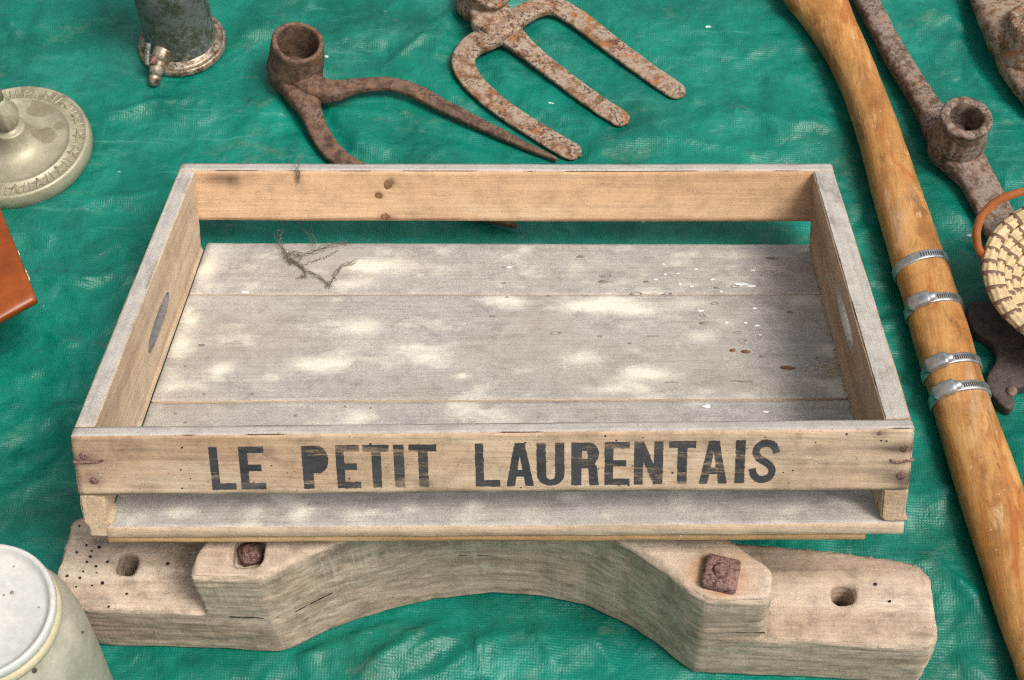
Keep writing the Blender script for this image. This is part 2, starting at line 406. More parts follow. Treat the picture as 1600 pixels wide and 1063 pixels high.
# ------------------------------------------------------------------ object helpers
def obj(name, verts, faces, mats, parent=None, smooth=True, midx=None, attrs=None):
    me = bpy.data.meshes.new(name)
    me.from_pydata([tuple(v) for v in verts], [], [tuple(f) for f in faces])
    for m in (mats if isinstance(mats, (list, tuple)) else [mats]):
        me.materials.append(M[m] if isinstance(m, str) else m)
    if midx is not None:
        me.polygons.foreach_set('material_index', list(midx))
    if smooth:
        me.polygons.foreach_set('use_smooth', [True] * len(me.polygons))
    if attrs:
        for k, vals in attrs.items():
            a = me.attributes.new(k, 'FLOAT', 'POINT')
            a.data.foreach_set('value', np.asarray(vals, dtype=np.float32))
    me.update()
    o = bpy.data.objects.new(name, me)
    col.objects.link(o)
    if parent:
        o.parent = parent
    return o

def empty(name, loc=(0, 0, 0), mat=None):
    o = bpy.data.objects.new(name, None)
    o.empty_display_size = 0.05
    col.objects.link(o)
    if mat is not None:
        o.matrix_world = mat
    else:
        o.location = loc
    return o

def tag(o, label, cat=None, group=None, kind=None):
    if label: o['label'] = label
    if cat: o['category'] = cat
    if group: o['group'] = group
    if kind: o['kind'] = kind
    return o

def nz(p, s, seed=0.0):
    return mnoise.noise(Vector((p[0] * s[0] + seed, p[1] * s[1] + seed * 1.3, p[2] * s[2] - seed)))

def axis_pts(a, b, r, step):
    n = max(2, int(round((b - a - 2 * r) / step)))
    mid = np.linspace(a + r, b - r, n + 1)
    return np.concatenate([[a, a + 0.3 * r], mid, [b - 0.3 * r, b]])

def rough_box(lo, hi, r=0.0015, step=0.006, grain=0, amp=0.0003, edge=0.0008, seed=0.0, wfun=None, nick=0.0, bow=0.0):
    """a board: rounded, worn box between two corners, its surface gridded and roughened along the grain;
    returns verts, faces, and for each face the side it lies on (0..5 = -x +x -y +y -z +z)"""
    lo, hi = np.array(lo, float), np.array(hi, float)
    st = [step] * 3
    st[grain] = step * 1.6
    ax = [axis_pts(lo[i], hi[i], r, st[i]) for i in range(3)]
    idx, verts, faces, side = {}, [], [], []
    n = [len(a) for a in ax]
    sg = [90.0] * 3; sg[grain] = 14.0
    sg2 = [55.0] * 3; sg2[grain] = 45.0
    def vid(i, j, k):
        key = (i, j, k)
        if key in idx:
            return idx[key]
        p = np.array([ax[0][i], ax[1][j], ax[2][k]])
        c = np.clip(p, lo + r, hi - r)
        d = p - c
        l = np.linalg.norm(d)
        q = p.copy()
        if l > 0:
            d = d / l
            q = c + d * r
        ned = sum(1 for a in range(3) if abs(d[a]) > 0.05 and l > 0)
        a = amp * nz(q, sg, seed)
        if ned >= 2:
            e = nz(q, sg2, seed + 7)
            a += -edge * (0.5 + 0.5 * e) - edge * max(0, nz(q, (17, 17, 17), seed + 3)) * 1.2
            if nick:
                a -= nick * max(0, nz(q, (60, 60, 60), seed + 21) - 0.25) * 2
        q = q + d * a if l > 0 else q
        if bow:
            q[2] += bow * mnoise.noise(Vector((q[0] * 5 + seed, q[1] * 5, seed)))
            q[1] += bow * 0.7 * mnoise.noise(Vector((q[0] * 4, seed + q[2] * 3, 9)))
        idx[key] = len(verts)
        verts.append(wfun(q) if wfun else q)
        return idx[key]
    for a in range(3):
        b, c = (a + 1) % 3, (a + 2) % 3
        for s in (0, 1):
            fa = 0 if s == 0 else n[a] - 1
            for i in range(n[b] - 1):
                for j in range(n[c] - 1):
                    q = []
                    for (di, dj) in ((0, 0), (1, 0), (1, 1), (0, 1)):
                        key = [0, 0, 0]
                        key[a], key[b], key[c] = fa, i + di, j + dj
                        q.append(vid(*key))
                    faces.append(q if s else q[::-1])
                    side.append(2 * a + s)
    return verts, faces, side

def catmull(pts, n):
    pts = [np.array(p, float) for p in pts]
    ext = [2 * pts[0] - pts[1]] + pts + [2 * pts[-1] - pts[-2]]
    out = []
    m = len(pts) - 1
    for i in range(n):
        u = i / (n - 1) * m
        k = min(int(u), m - 1)
        t = u - k
        p0, p1, p2, p3 = ext[k], ext[k + 1], ext[k + 2], ext[k + 3]
        out.append(0.5 * (2 * p1 + (p2 - p0) * t + (2 * p0 - 5 * p1 + 4 * p2 - p3) * t * t + (3 * p1 - p0 - 3 * p2 + p3) * t ** 3))
    return np.array(out)

def sweep(path, n=60, seg=14, power=2.0, amp=0.0, freq=60, seed=0.0, up=(0, 0, 1), closed=False, cap=3, tip=False):
    """path: rows of x, y, z, width, height; a bar of superelliptic section with rounded ends"""
    c = np.array(path) if closed else catmull(path, n)
    n = len(c)
    P3, S = c[:, :3], np.maximum(c[:, 3:5], 0.0004)
    if tip:
        dist = np.concatenate([np.cumsum(np.linalg.norm(np.diff(P3[::-1], axis=0), axis=1))[::-1], [0]])
        hw = S[-1, 0] * 0.55
        k = np.clip(1 - dist / hw, 0, 1)
        S[:, 0] *= np.sqrt(np.clip(1 - k ** 2.6, 0.03, 1))
    T = np.roll(P3, -1, 0) - np.roll(P3, 1, 0) if closed else np.gradient(P3, axis=0)
    T /= np.linalg.norm(T, axis=1)[:, None] + 1e-12
    upv = np.array(up, float)
    rings, verts, faces = [], [], []
    if not closed and cap:
        pre, post = [], []
        for i in range(cap, 0, -1):
            a = i / (cap + 0.35) * math.pi / 2
            pre.append((P3[0] - T[0] * math.sin(a) * min(S[0]) / 2, T[0], S[0] * math.cos(a)))
        for i in range(1, cap + 1):
            a = i / (cap + 0.35) * math.pi / 2
            post.append((P3[-1] + T[-1] * math.sin(a) * min(S[-1]) / 2, T[-1], S[-1] * math.cos(a)))
    else:
        pre, post = [], []
    for (p, t, s) in pre + list(zip(P3, T, S)) + post:
        side = np.cross(t, upv)
        side /= np.linalg.norm(side) + 1e-12
        u = np.cross(side, t)
        ring = []
        for k in range(seg):
            f = 2 * math.pi * (k + 0.5) / seg
            cs, sn = math.cos(f), math.sin(f)
            x = math.copysign(abs(cs) ** (2 / power), cs) * s[0] / 2
            y = math.copysign(abs(sn) ** (2 / power), sn) * s[1] / 2
            q = p + side * x + u * y
            if amp:
                d = side * cs + u * sn
                q = q + d * amp * (nz(q, (freq,) * 3, seed) + 0.5 * nz(q, (freq * 3,) * 3, seed + 5))
            ring.append(len(verts))
            verts.append(q)
        rings.append(ring)
    m = len(rings)
    for i in range(m if closed else m - 1):
        a, b = rings[i], rings[(i + 1) % m]
        for k in range(seg):
            k2 = (k + 1) % seg
            faces.append((a[k], a[k2], b[k2], b[k]))
    if not closed:
        faces.append(tuple(rings[0][::-1]))
        faces.append(tuple(rings[-1]))
    return verts, faces

def lathe(profile, seg=64, mat=None, amp=0.0, freq=50, seed=0.0, ends=True, wob=None):
    """profile: r, z pairs from bottom/outside; closed loops when first and last r are 0 or ends=False"""
    verts, faces = [], []
    m = len(profile)
    for (r, z) in profile:
        for k in range(seg):
            a = 2 * math.pi * k / seg
            rr = r
            if wob: rr = wob(r, z, a)
            q = np.array([rr * math.cos(a), rr * math.sin(a), z])
            if amp and r > 0:
                q = q + np.array([math.cos(a), math.sin(a), 0.3]) * amp * (nz(q, (freq,) * 3, seed) + 0.5 * nz(q, (freq * 3,) * 3, seed + 4))
            if mat is not None:
                q = np.array(mat @ Vector(q))
            verts.append(q)
    for i in range(m - 1):
        for k in range(seg):
            k2 = (k + 1) % seg
            faces.append((i * seg + k, i * seg + k2, (i + 1) * seg + k2, (i + 1) * seg + k))
    if ends:
        faces.append(tuple(range(seg))[::-1])
        faces.append(tuple((m - 1) * seg + k for k in range(seg)))
    return verts, faces

def frame_z(origin, zdir, xhint=(1, 0, 0)):
    z = Vector(zdir).normalized()
    x = Vector(xhint)
    x = (x - z * x.dot(z)).normalized()
    y = z.cross(x)
    return Matrix(((x.x, y.x, z.x, origin[0]), (x.y, y.y, z.y, origin[1]), (x.z, y.z, z.z, origin[2]), (0, 0, 0, 1)))

def merge(parts):
    V, F = [], []
    for v, f in parts:
        o = len(V)
        V += list(v)
        F += [tuple(i + o for i in ff) for ff in f]
    return V, F

def bake(o, mods):
    """apply modifiers and keep one plain mesh"""
    for typ, kw in mods:
        md = o.modifiers.new('m', typ)
        for k, v in kw.items():
            setattr(md, k, v)
    bpy.context.view_layer.update()
    dg = bpy.context.evaluated_depsgraph_get()
    me = bpy.data.meshes.new_from_object(o.evaluated_get(dg), preserve_all_data_layers=True, depsgraph=dg)
    o.modifiers.clear()
    old = o.data
    o.data = me
    me.name = o.name
    bpy.data.meshes.remove(old)
    return o

def drop(o):
    me = o.data
    bpy.data.objects.remove(o)
    bpy.data.meshes.remove(me)

def prism(poly, z0, z1):
    n = len(poly)
    V = [(p[0], p[1], z0) for p in poly] + [(p[0], p[1], z1) for p in poly]
    F = [tuple(range(n))[::-1], tuple(range(n, 2 * n))]
    F += [(i, (i + 1) % n, n + (i + 1) % n, n + i) for i in range(n)]
    return V, F

def poly_ccw(p):
    a = sum(p[i][0] * p[(i + 1) % len(p)][1] - p[(i + 1) % len(p)][0] * p[i][1] for i in range(len(p)))
    return p if a > 0 else p[::-1]

# ------------------------------------------------------------------ tarpaulin
def perlin2(x, y, seed):
    g = np.random.default_rng(seed)
    perm = g.permutation(256)
    ang = g.random(256) * 2 * np.pi
    xi, yi = np.floor(x).astype(int), np.floor(y).astype(int)
    xf, yf = x - xi, y - yi
    def grad(ix, iy, dx, dy):
        h = perm[(perm[ix & 255] + iy) & 255]
        return np.cos(ang[h]) * dx + np.sin(ang[h]) * dy
    u, v = xf ** 3 * (xf * (xf * 6 - 15) + 10), yf ** 3 * (yf * (yf * 6 - 15) + 10)
    a = grad(xi, yi, xf, yf) * (1 - u) + grad(xi + 1, yi, xf - 1, yf) * u
    b = grad(xi, yi + 1, xf, yf - 1) * (1 - u) + grad(xi + 1, yi + 1, xf - 1, yf - 1) * u
    return a * (1 - v) + b * v

def tarp_height(x, y):
    wx = x + 0.025 * perlin2(x * 9, y * 9, 1) + 0.006 * perlin2(x * 31, y * 31, 12)
    wy = y + 0.025 * perlin2(x * 9, y * 9, 2) + 0.006 * perlin2(x * 31, y * 31, 13)
    h = 0.0040 * perlin2(wx * 5, wy * 6, 3)
    for k, (f, a) in enumerate(((6.5, 0.022), (12, 0.0150), (22, 0.0070), (40, 0.0028), (75, 0.0006))):
        msk = np.clip(0.55 + 1.1 * perlin2(x * 4.1 + k, y * 4.1, 20 + k), 0.12, 1.2)
        h = h + a * msk * (0.28 - np.abs(perlin2(wx * f + 3 * k, wy * f * 1.3, 4 + k)))
    # longer folds seen in the cloth
    for (a, b, amp, wd) in FOLDS:
        ax, ay, bx, by = a[0], a[1], b[0], b[1]
        L = math.hypot(bx - ax, by - ay)
        ux, uy = (bx - ax) / L, (by - ay) / L
        s = (wx - ax) * ux + (wy - ay) * uy
        d = -(wx - ax) * uy + (wy - ay) * ux + 0.006 * perlin2(x * 14, y * 14, 31)
        e = np.clip(s / L, 0, 1)
        fall = np.clip(1 - np.abs(s / L - 0.5) * 2, 0, 1) ** 0.6
        h = h + amp * fall * np.exp(-np.abs(d) / wd) 
    h = h - 0.001
    # things lying on the sheet press it flat
    m = np.zeros_like(x)
    for (fx, fy, fr) in FOOT:
        d2 = (x - fx) ** 2 + (y - fy) ** 2
        m = np.maximum(m, np.clip(1.7 - np.sqrt(d2) / fr * 1.05, 0, 1))
    m = m * m * (3 - 2 * m)
    return np.minimum(h, 0.016) * (1 - m) + (-0.0008 + 0.06 * h) * m

FOOT = []
def foot(pts, r, n=18):
    for a_, b_ in zip(pts[:-1], pts[1:]):
        A2, B2 = P(*a_), P(*b_)
        for k in range(n):
            q = A2.lerp(B2, k / n)
            FOOT.append((q.x, q.y, r))
foot([(470, 150), (560, 150), (640, 155), (740, 200), (868, 252)], 0.016, 8)
foot([(470, 150), (490, 190), (530, 250), (690, 318), (804, 355)], 0.016, 8)
foot([(745, 30), (722, 100), (790, 175), (905, 245)], 0.018, 8)
foot([(780, 40), (979, 193)], 0.018, 14)
foot([(790, 40), (865, 12), (1067, 150)], 0.018, 12)
foot([(1290, -20), (1350, 120), (1440, 420), (1560, 820), (1660, 1100)], 0.026, 12)
foot([(1350, -20), (1440, 160), (1495, 270), (1560, 350), (1630, 470)], 0.024, 8)
foot([(1570, -20), (1600, 100), (1680, 200)], 0.04, 6)
foot([(1540, 490), (1650, 560), (1600, 600)], 0.04, 6)
foot([(110, 940), (440, 1010)], 0.03, 14)
foot([(440, 1010), (560, 960), (770, 915), (950, 950), (1085, 1040)], 0.014, 10)
foot([(1085, 1040), (1440, 1030)], 0.03, 14)
foot([(110, 900), (1440, 950)], 0.03, 40)
for a_ in range(24):
    FOOT.append((P(22, 219).x + 0.06 * math.cos(a_), P(22, 219).y + 0.06 * math.sin(a_), 0.03))
FOOT.append((P(286, 72).x, P(286, 72).y, 0.055))
FOOT.append((-0.3555, -0.0765, 0.07))
for k in range(30):
    FOOT.append((-0.29 + 0.02 * k, 0.385, 0.03))
FOLDS = []
for (a, b, amp, wd) in (((560, 1060), (705, 945), 0.010, 0.010), ((745, 1063), (735, 940), 0.006, 0.007), ((620, 1040), (690, 985), 0.006, 0.006),
                        ((860, 1063), (850, 960), 0.005, 0.008), ((600, 120), (680, 40), 0.006, 0.008), ((480, 60), (380, 10), 0.006, 0.007),
                        ((150, 190), (330, 150), 0.006, 0.008), ((120, 330), (270, 290), 0.007, 0.010), ((170, 380), (250, 430), 0.006, 0.008),
                        ((60, 420), (220, 440), 0.007, 0.008), ((20, 520), (170, 545), 0.006, 0.008), ((90, 620), (140, 760), 0.007, 0.010),
                        ((1090, 20), (1190, 90), 0.005, 0.008), ((1150, 170), (1300, 200), 0.005, 0.008), ((1480, 60), (1560, 150), 0.007, 0.010),
                        ((1430, 20), (1530, 70), 0.008, 0.012), ((1440, 760), (1520, 740), 0.005, 0.007), ((1470, 880), (1540, 960), 0.006, 0.008),
                        ((1500, 1010), (1570, 1063), 0.006, 0.008), ((950, 1063), (900, 985), 0.005, 0.008), ((1000, 230), (1230, 245), 0.004, 0.008),
                        ((200, 1030), (330, 1060), 0.004, 0.007), ((400, 1063), (430, 1030), 0.005, 0.006)):
    FOLDS.append((P(*a), P(*b), amp * 1.25, wd * 0.8))
fr_ = random.Random(5)
for k in range(95):
    c_ = P(fr_.uniform(0, 1600), fr_.uniform(0, 1063))
    if -0.28 < c_.x < 0.28 and 0.08 < c_.y < 0.40:
        continue
    an = fr_.gauss(0.2, 0.9)
    L_ = fr_.uniform(0.03, 0.11)
    d_ = Vector((math.cos(an), math.sin(an), 0)) * L_ / 2
    FOLDS.append((c_ - d_, c_ + d_, fr_.uniform(0.002, 0.0055) * fr_.choice([1, 1, -0.7]), fr_.uniform(0.003, 0.008)))

def fine(a, b, step, far):
    core = np.arange(a, b + step, step)
    g, s = [], step
    while (sum(g) + 0) < far:
        s *= 1.22
        g.append(s)
    e = np.cumsum(g)
    return np.concatenate([(a - e)[::-1], core, b + e])
gx = fine(-0.72, 0.72, 0.0034, 2.6)
gy = fine(-0.16, 0.90, 0.0034, 2.6)
X, Y = np.meshgrid(gx, gy, indexing='ij')
Z = tarp_height(X, Y)
nx, ny = X.shape
V = np.stack([X, Y, Z], -1).reshape(-1, 3)
ii, jj = np.meshgrid(np.arange(nx - 1), np.arange(ny - 1), indexing='ij')
a = (ii * ny + jj).ravel()
Fq = np.stack([a, a + ny, a + ny + 1, a + 1], -1)
me = bpy.data.meshes.new('tarpaulin')
me.vertices.add(len(V)); me.vertices.foreach_set('co', V.ravel())
me.loops.add(Fq.size); me.loops.foreach_set('vertex_index', Fq.ravel())
me.polygons.add(len(Fq)); me.polygons.foreach_set('loop_start', np.arange(0, Fq.size, 4)); me.polygons.foreach_set('loop_total', np.full(len(Fq), 4))
me.update(calc_edges=True)
me.polygons.foreach_set('use_smooth', np.ones(len(Fq), bool))
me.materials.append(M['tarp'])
tarp = bpy.data.objects.new('tarpaulin', me)
col.objects.link(tarp)
tarp['kind'] = 'structure'
tarp['label'] = 'creased green woven plastic tarpaulin spread on the ground'

# ------------------------------------------------------------------ carved wooden beam
def splane(px, py, z):
    p = P(px, py, z)
    return (p.x, p.y)

yoke = empty('wooden_beam', (0, 0.02, 0))
tag(yoke, 'thick stepped wooden beam with an arched cutout, carrying the front of the crate', 'wooden beam')
ZL, ZU = 0.073, 0.138
arc = [splane(x, y, 0.0) for x, y in ((440, 1022), (468, 1011), (515, 986), (560, 969), (610, 954), (680, 938), (770, 930), (850, 934), (915, 948), (975, 975), (1025, 1007), (1060, 1038), (1085, 1055))]
lower = [splane(128, 806, ZL), splane(112, 815, ZL), (-0.3497, 0.012), (-0.338, -0.006), (-0.327, -0.0142)] + arc + \
        [(0.250, -0.037), (0.338, -0.0405), (0.3445, -0.033), (0.3450, 0.020), (0.338, 0.030), (0.325, 0.034), (0.22, 0.0475), (0.10, 0.054), (-0.2, 0.066)]
upper = [(-0.2247, -0.019), (-0.226, -0.012), (-0.2235, 0.002), (-0.215, 0.020), (-0.19, 0.045), (-0.1, 0.056), (0.1, 0.050), (0.165, 0.034), (0.195, 0.008), (0.2125, -0.009), (0.2118, -0.030), (0.206, -0.0345)] + arc[::-1]
def carved(name, prisms, cuts, seed, top_slope=None):
    z1 = prisms[-1][2]
    v, f = merge([prism(poly_ccw([tuple(p) for p in poly]), a_, b_) for poly, a_, b_ in prisms])
    o = obj(name, v, f, ['yoke_side', 'yoke_top'], None, False)
    bm = bmesh.new(); bm.from_mesh(o.data)
    bmesh.ops.recalc_face_normals(bm, faces=bm.faces)
    bm.to_mesh(o.data); bm.free()
    bake(o, [('REMESH', dict(mode='VOXEL', voxel_size=0.0021))])
    cutters = []
    mods = []
    for (c, w, d, h, rz, zc) in cuts:
        vv, ff = prism([(math.cos(t) * w / 2 * (abs(math.cos(t)) ** -0.45 if abs(math.cos(t)) > 0.01 else 1) * (1 if True else 0), math.sin(t) * d / 2 * (abs(math.sin(t)) ** -0.45 if abs(math.sin(t)) > 0.01 else 1)) for t in [2 * math.pi * (k + 0.5) / 24 for k in range(24)]], 0, h)
        co = obj('cutter', vv, ff, 'yoke_top', None, False)
        co.location = (c[0], c[1], zc); co.rotation_euler = (0, 0, rz)
        cutters.append(co)
        mods.append(('BOOLEAN', dict(object=co, operation='DIFFERENCE', solver='EXACT')))
    bake(o, mods + [('REMESH', dict(mode='VOXEL', voxel_size=0.00205)), ('SMOOTH', dict(factor=0.5, iterations=3))])
    for co in cutters:
        drop(co)
    me = o.data
    me.materials.clear()
    me.materials.append(M['yoke_side']); me.materials.append(M['yoke_top'])
    nrm = [Vector(vv.normal) for vv in me.vertices]
    for vv, nn in zip(me.vertices, nrm):
        p = vv.co
        a = 0.0014 * nz(p, (12, 30, 30), seed) + 0.0004 * nz(p, (18, 110, 170), seed + 3) + 0.0018 * nz(p, (9, 9, 9), seed + 8) + 0.0005 * nz(p, (70, 160, 200), seed + 5)
        up = max(0, nn.z)
        if 0.25 < up < 0.93:
            a -= 0.0024 * (0.4 + nz(p, (35, 35, 35), seed + 11)) + 0.002 * max(0, nz(p, (80, 80, 80), seed + 15) - 0.1)
        vv.co = p + nn * a
        if top_slope:
            vv.co.z += top_slope(p)
    me.update()
    me.polygons.foreach_set('use_smooth', [True] * len(me.polygons))
    me.polygons.foreach_set('material_index', [1 if pl.normal.z > 0.5 and (pl.center.z > z1 - 0.03 or 0.04 < pl.center.z < 0.085) else 0 for pl in me.polygons])
    if True:
        nc = P(1126, 897, ZU)
        at_ = me.attributes.new('stain', 'FLOAT', 'POINT')
        at_.data.foreach_set('value', [0.7 * math.exp(-(((vv.co.x - nc.x) / 0.025) ** 2 + ((vv.co.y - nc.y) / 0.022) ** 2) ** 2) * (0.7 + 0.9 * nz(vv.co, (90, 90, 90), 2)) for vv in me.vertices])
    o.parent = yoke
    o.location = (0, -0.02, 0)
    return o
hl, hr = P(198, 882, ZL), P(1317, 930, ZL)
nb = P(388, 860, ZU)
def upslope(p):
    k = max(0, (p.z - ZL) / (ZU - ZL))
    return -k * max(0, p.y - 0.02) * 0.42
carved('body', [(lower, 0.001, ZL), (upper, ZL - 0.004, ZU)], [(hl, 0.0185, 0.021, 0.06, -0.1, ZL - 0.04), (hr, 0.0185, 0.018, 0.06, 0.05, ZL - 0.045), (nb, 0.024, 0.028, 0.05, 0, ZU - 0.020)], 2.0, upslope)
# fine cracks running in the wood
def wall_hit(px, py):
    d = ray(px, py)
    best = None
    wl_ = [(-0.226, -0.0195)] + arc + [(0.21, -0.0355)]
    for a_, b_ in zip(wl_[:-1], wl_[1:]):
        e = np.array(b_) - np.array(a_)
        A2 = np.array([[d[0], -e[0]], [d[1], -e[1]]])
        s_, u_ = np.linalg.solve(A2, np.array(a_) - CAM[:2])
        if -0.02 <= u_ <= 1.02:
            p = CAM + d * s_
            if -0.01 < p[2] < 0.15:
                best = p
    return best
for pts in (((314, 963), (360, 965), (400, 966), (436, 966)), ((443, 966), (470, 952), (510, 931), (540, 915), (580, 903)), ((700, 868), (780, 870), (850, 878), (900, 882)), ((1100, 985), (1150, 988), (1195, 990)), ((1005, 955), (1030, 970), (1045, 978)), ((1172, 968), (1185, 972), (1202, 970))):
    path = [wall_hit(*p) for p in pts]
    path = [(*(p + np.array([0, 0.0004, 0])), 0.0005 if k in (0, len(path) - 1) else 0.0012, 0.0012) for k, p in enumerate(path) if p is not None]
    if len(path) > 2:
        path = [(a_, b_ - 0.0, c_, w_, h_) for a_, b_, c_, w_, h_ in path]
        co = obj('crack', *sweep(path, 40, 6, amp=0.0006, freq=160), 'hole_dark', yoke)
        co.location = (0, -0.02, 0)
def square_nut(c, s, h, rz, name, mat, tilt=0.0):
    v, f, sd_ = rough_box((-s / 2, -s / 2, 0), (s / 2, s / 2, h), 0.0022, 0.0035, 0, 0.0006, 0.0012, c[0] * 31)
    bo = [(lathe([(0, h - 0.001), (0.0065, h - 0.001), (0.0065, h + 0.0012), (0.005, h + 0.002), (0, h + 0.0022)], 20, amp=0.0004, freq=200, seed=1, ends=False))]
    v, f = merge([(v, f)] + bo)
    o = obj(name, v, f, mat, yoke)
    o.location = (c[0], c[1] - 0.02, c[2]); o.rotation_euler = (tilt, 0.04, rz)
    return o
c = P(1126, 897, ZU + 0.004)
tag(square_nut((c.x, c.y, ZU - 0.003), 0.0265, 0.0125, -0.22, 'square_nut', 'rust_nail'), 'rusty square nut standing proud of the block')
c = P(390, 862, ZU - 0.012)
tag(square_nut((c.x, c.y, ZU - 0.021), 0.017, 0.009, 0.3, 'square_nut', 'rust_nail'), 'rusty nut sunk in its hole')
# orange rust stain ring under the proud nut
st = []
for k in range(40):
    a = 2 * math.pi * k / 40
    r = 0.0185 * (1 + 0.25 * mnoise.noise(Vector((math.cos(a) * 2, math.sin(a) * 2, 3))))
    st.append((r * math.cos(a), r * math.sin(a) * 0.95))

# woodworm holes
def dots(name, pts, r, mat, parent, mat4=None):
    V, F = [], []
    for (p, k) in pts:
        o = len(V)
        n = 9
        for i in range(n):
            a = 2 * math.pi * i / n
            rr = r * k * (1 + 0.10 * math.sin(2 * a + p[0] * 999))
            V.append((p[0] + rr * math.cos(a), p[1] + rr * 0.9 * math.sin(a), p[2]))
        F.append(tuple(range(o, o + n)))
    return V, F
worm = []
for (x, y) in ((135, 852), (143, 861), (141, 870), (124, 822), (150, 885), (136, 878), (130, 893), (105, 900), (119, 917), (125, 903), (144, 915), (152, 895), (198, 928), (262, 881), (110, 935), (170, 948), (168, 878), (155, 855), (162, 895), (120, 863), (160, 911), (1391, 939), (1368, 913), (1390, 940)):
    worm.append((P(x, y, ZL + 0.0015), random.uniform(0.7, 1.3)))

# ------------------------------------------------------------------ crate
crate_m = Matrix.Identity(4)
for i in range(3):
    for j in range(3):
        crate_m[i][j] = CR[i][j]
crate_m[2][3] = H0
crate = empty('wooden_crate', mat=crate_m)
tag(crate, 'shallow weathered wooden crate with black lettering LE PETIT LAURENTAIS on its front board', 'crate')
TLp, TRp, TF, TB = 0.0150, 0.0190, 0.0165, 0.016
FL = 0.0106
HB = 0.0548

def crate_part(name, lo, hi, mats, by_side, parent=crate, **kw):
    v, f, s = rough_box(lo, hi, wfun=warp, **kw)
    return obj(name, v, f, mats, parent, True, [by_side.get(k, 0) for k in s]), v

# bottom panel (thin orange strip under the floor), set a little in
crate_part('bottom_panel', (-0.288, 0.004, -0.0085), (0.270, 0.41, -0.0006), ['bottom_wood'], {}, step=0.010, amp=0.0004, edge=0.001, seed=1)
# floor boards
PALE_PATCHES = []  # cream patches on the floor boards: position, size, strength
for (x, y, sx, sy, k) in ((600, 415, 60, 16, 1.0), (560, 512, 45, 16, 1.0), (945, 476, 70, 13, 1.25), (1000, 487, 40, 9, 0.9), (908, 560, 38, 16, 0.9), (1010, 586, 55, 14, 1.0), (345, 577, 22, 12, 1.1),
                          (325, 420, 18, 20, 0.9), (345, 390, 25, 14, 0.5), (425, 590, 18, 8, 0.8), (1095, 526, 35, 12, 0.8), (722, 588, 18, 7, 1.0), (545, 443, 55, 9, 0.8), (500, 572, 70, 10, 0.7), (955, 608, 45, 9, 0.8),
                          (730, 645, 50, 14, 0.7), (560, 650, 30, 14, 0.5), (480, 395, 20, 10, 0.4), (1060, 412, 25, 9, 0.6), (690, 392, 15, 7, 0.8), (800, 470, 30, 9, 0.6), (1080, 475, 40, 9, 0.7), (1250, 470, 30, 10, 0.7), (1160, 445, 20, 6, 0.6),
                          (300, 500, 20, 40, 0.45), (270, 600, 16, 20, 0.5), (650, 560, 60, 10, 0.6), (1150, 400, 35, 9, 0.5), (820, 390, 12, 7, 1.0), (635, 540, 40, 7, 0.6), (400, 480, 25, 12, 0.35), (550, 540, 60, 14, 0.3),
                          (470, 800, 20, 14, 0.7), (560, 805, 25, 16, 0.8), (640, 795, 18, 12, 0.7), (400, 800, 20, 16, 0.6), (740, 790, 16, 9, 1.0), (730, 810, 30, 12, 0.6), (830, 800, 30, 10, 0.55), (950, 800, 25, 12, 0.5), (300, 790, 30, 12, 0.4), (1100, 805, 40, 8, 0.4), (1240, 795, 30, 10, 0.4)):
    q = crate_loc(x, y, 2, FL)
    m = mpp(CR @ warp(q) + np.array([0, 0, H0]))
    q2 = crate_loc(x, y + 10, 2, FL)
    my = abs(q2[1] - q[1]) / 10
    PALE_PATCHES.append((q[0], q[1], sx * m * 0.85, sy * my * 0.85, k))
seams = [0.0005, 0.1615, 0.3295, CD]
def floor_board(y0, y1, seed):
    v, f, s = rough_box((-CW / 2 + 0.0135, y0, 0), (CW / 2 - 0.004, y1, FL), r=0.0010, step=0.0036, grain=0, amp=0.00025, edge=0.0005, seed=seed)
    v = np.array(v)
    d = np.zeros(len(v))
    for (cx, cy, sx, sy, k) in PALE_PATCHES:
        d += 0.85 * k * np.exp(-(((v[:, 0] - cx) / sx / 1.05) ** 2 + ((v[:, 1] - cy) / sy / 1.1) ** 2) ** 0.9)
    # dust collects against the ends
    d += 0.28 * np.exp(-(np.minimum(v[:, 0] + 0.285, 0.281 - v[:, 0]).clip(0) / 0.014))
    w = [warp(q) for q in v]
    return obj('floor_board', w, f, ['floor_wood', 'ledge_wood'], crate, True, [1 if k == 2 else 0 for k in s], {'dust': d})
fb = [floor_board(seams[0], seams[1] - 0.0012, 1), floor_board(seams[1] + 0.0012, seams[2] - 0.0004, 2), floor_board(seams[2] + 0.0004, seams[3], 3)]

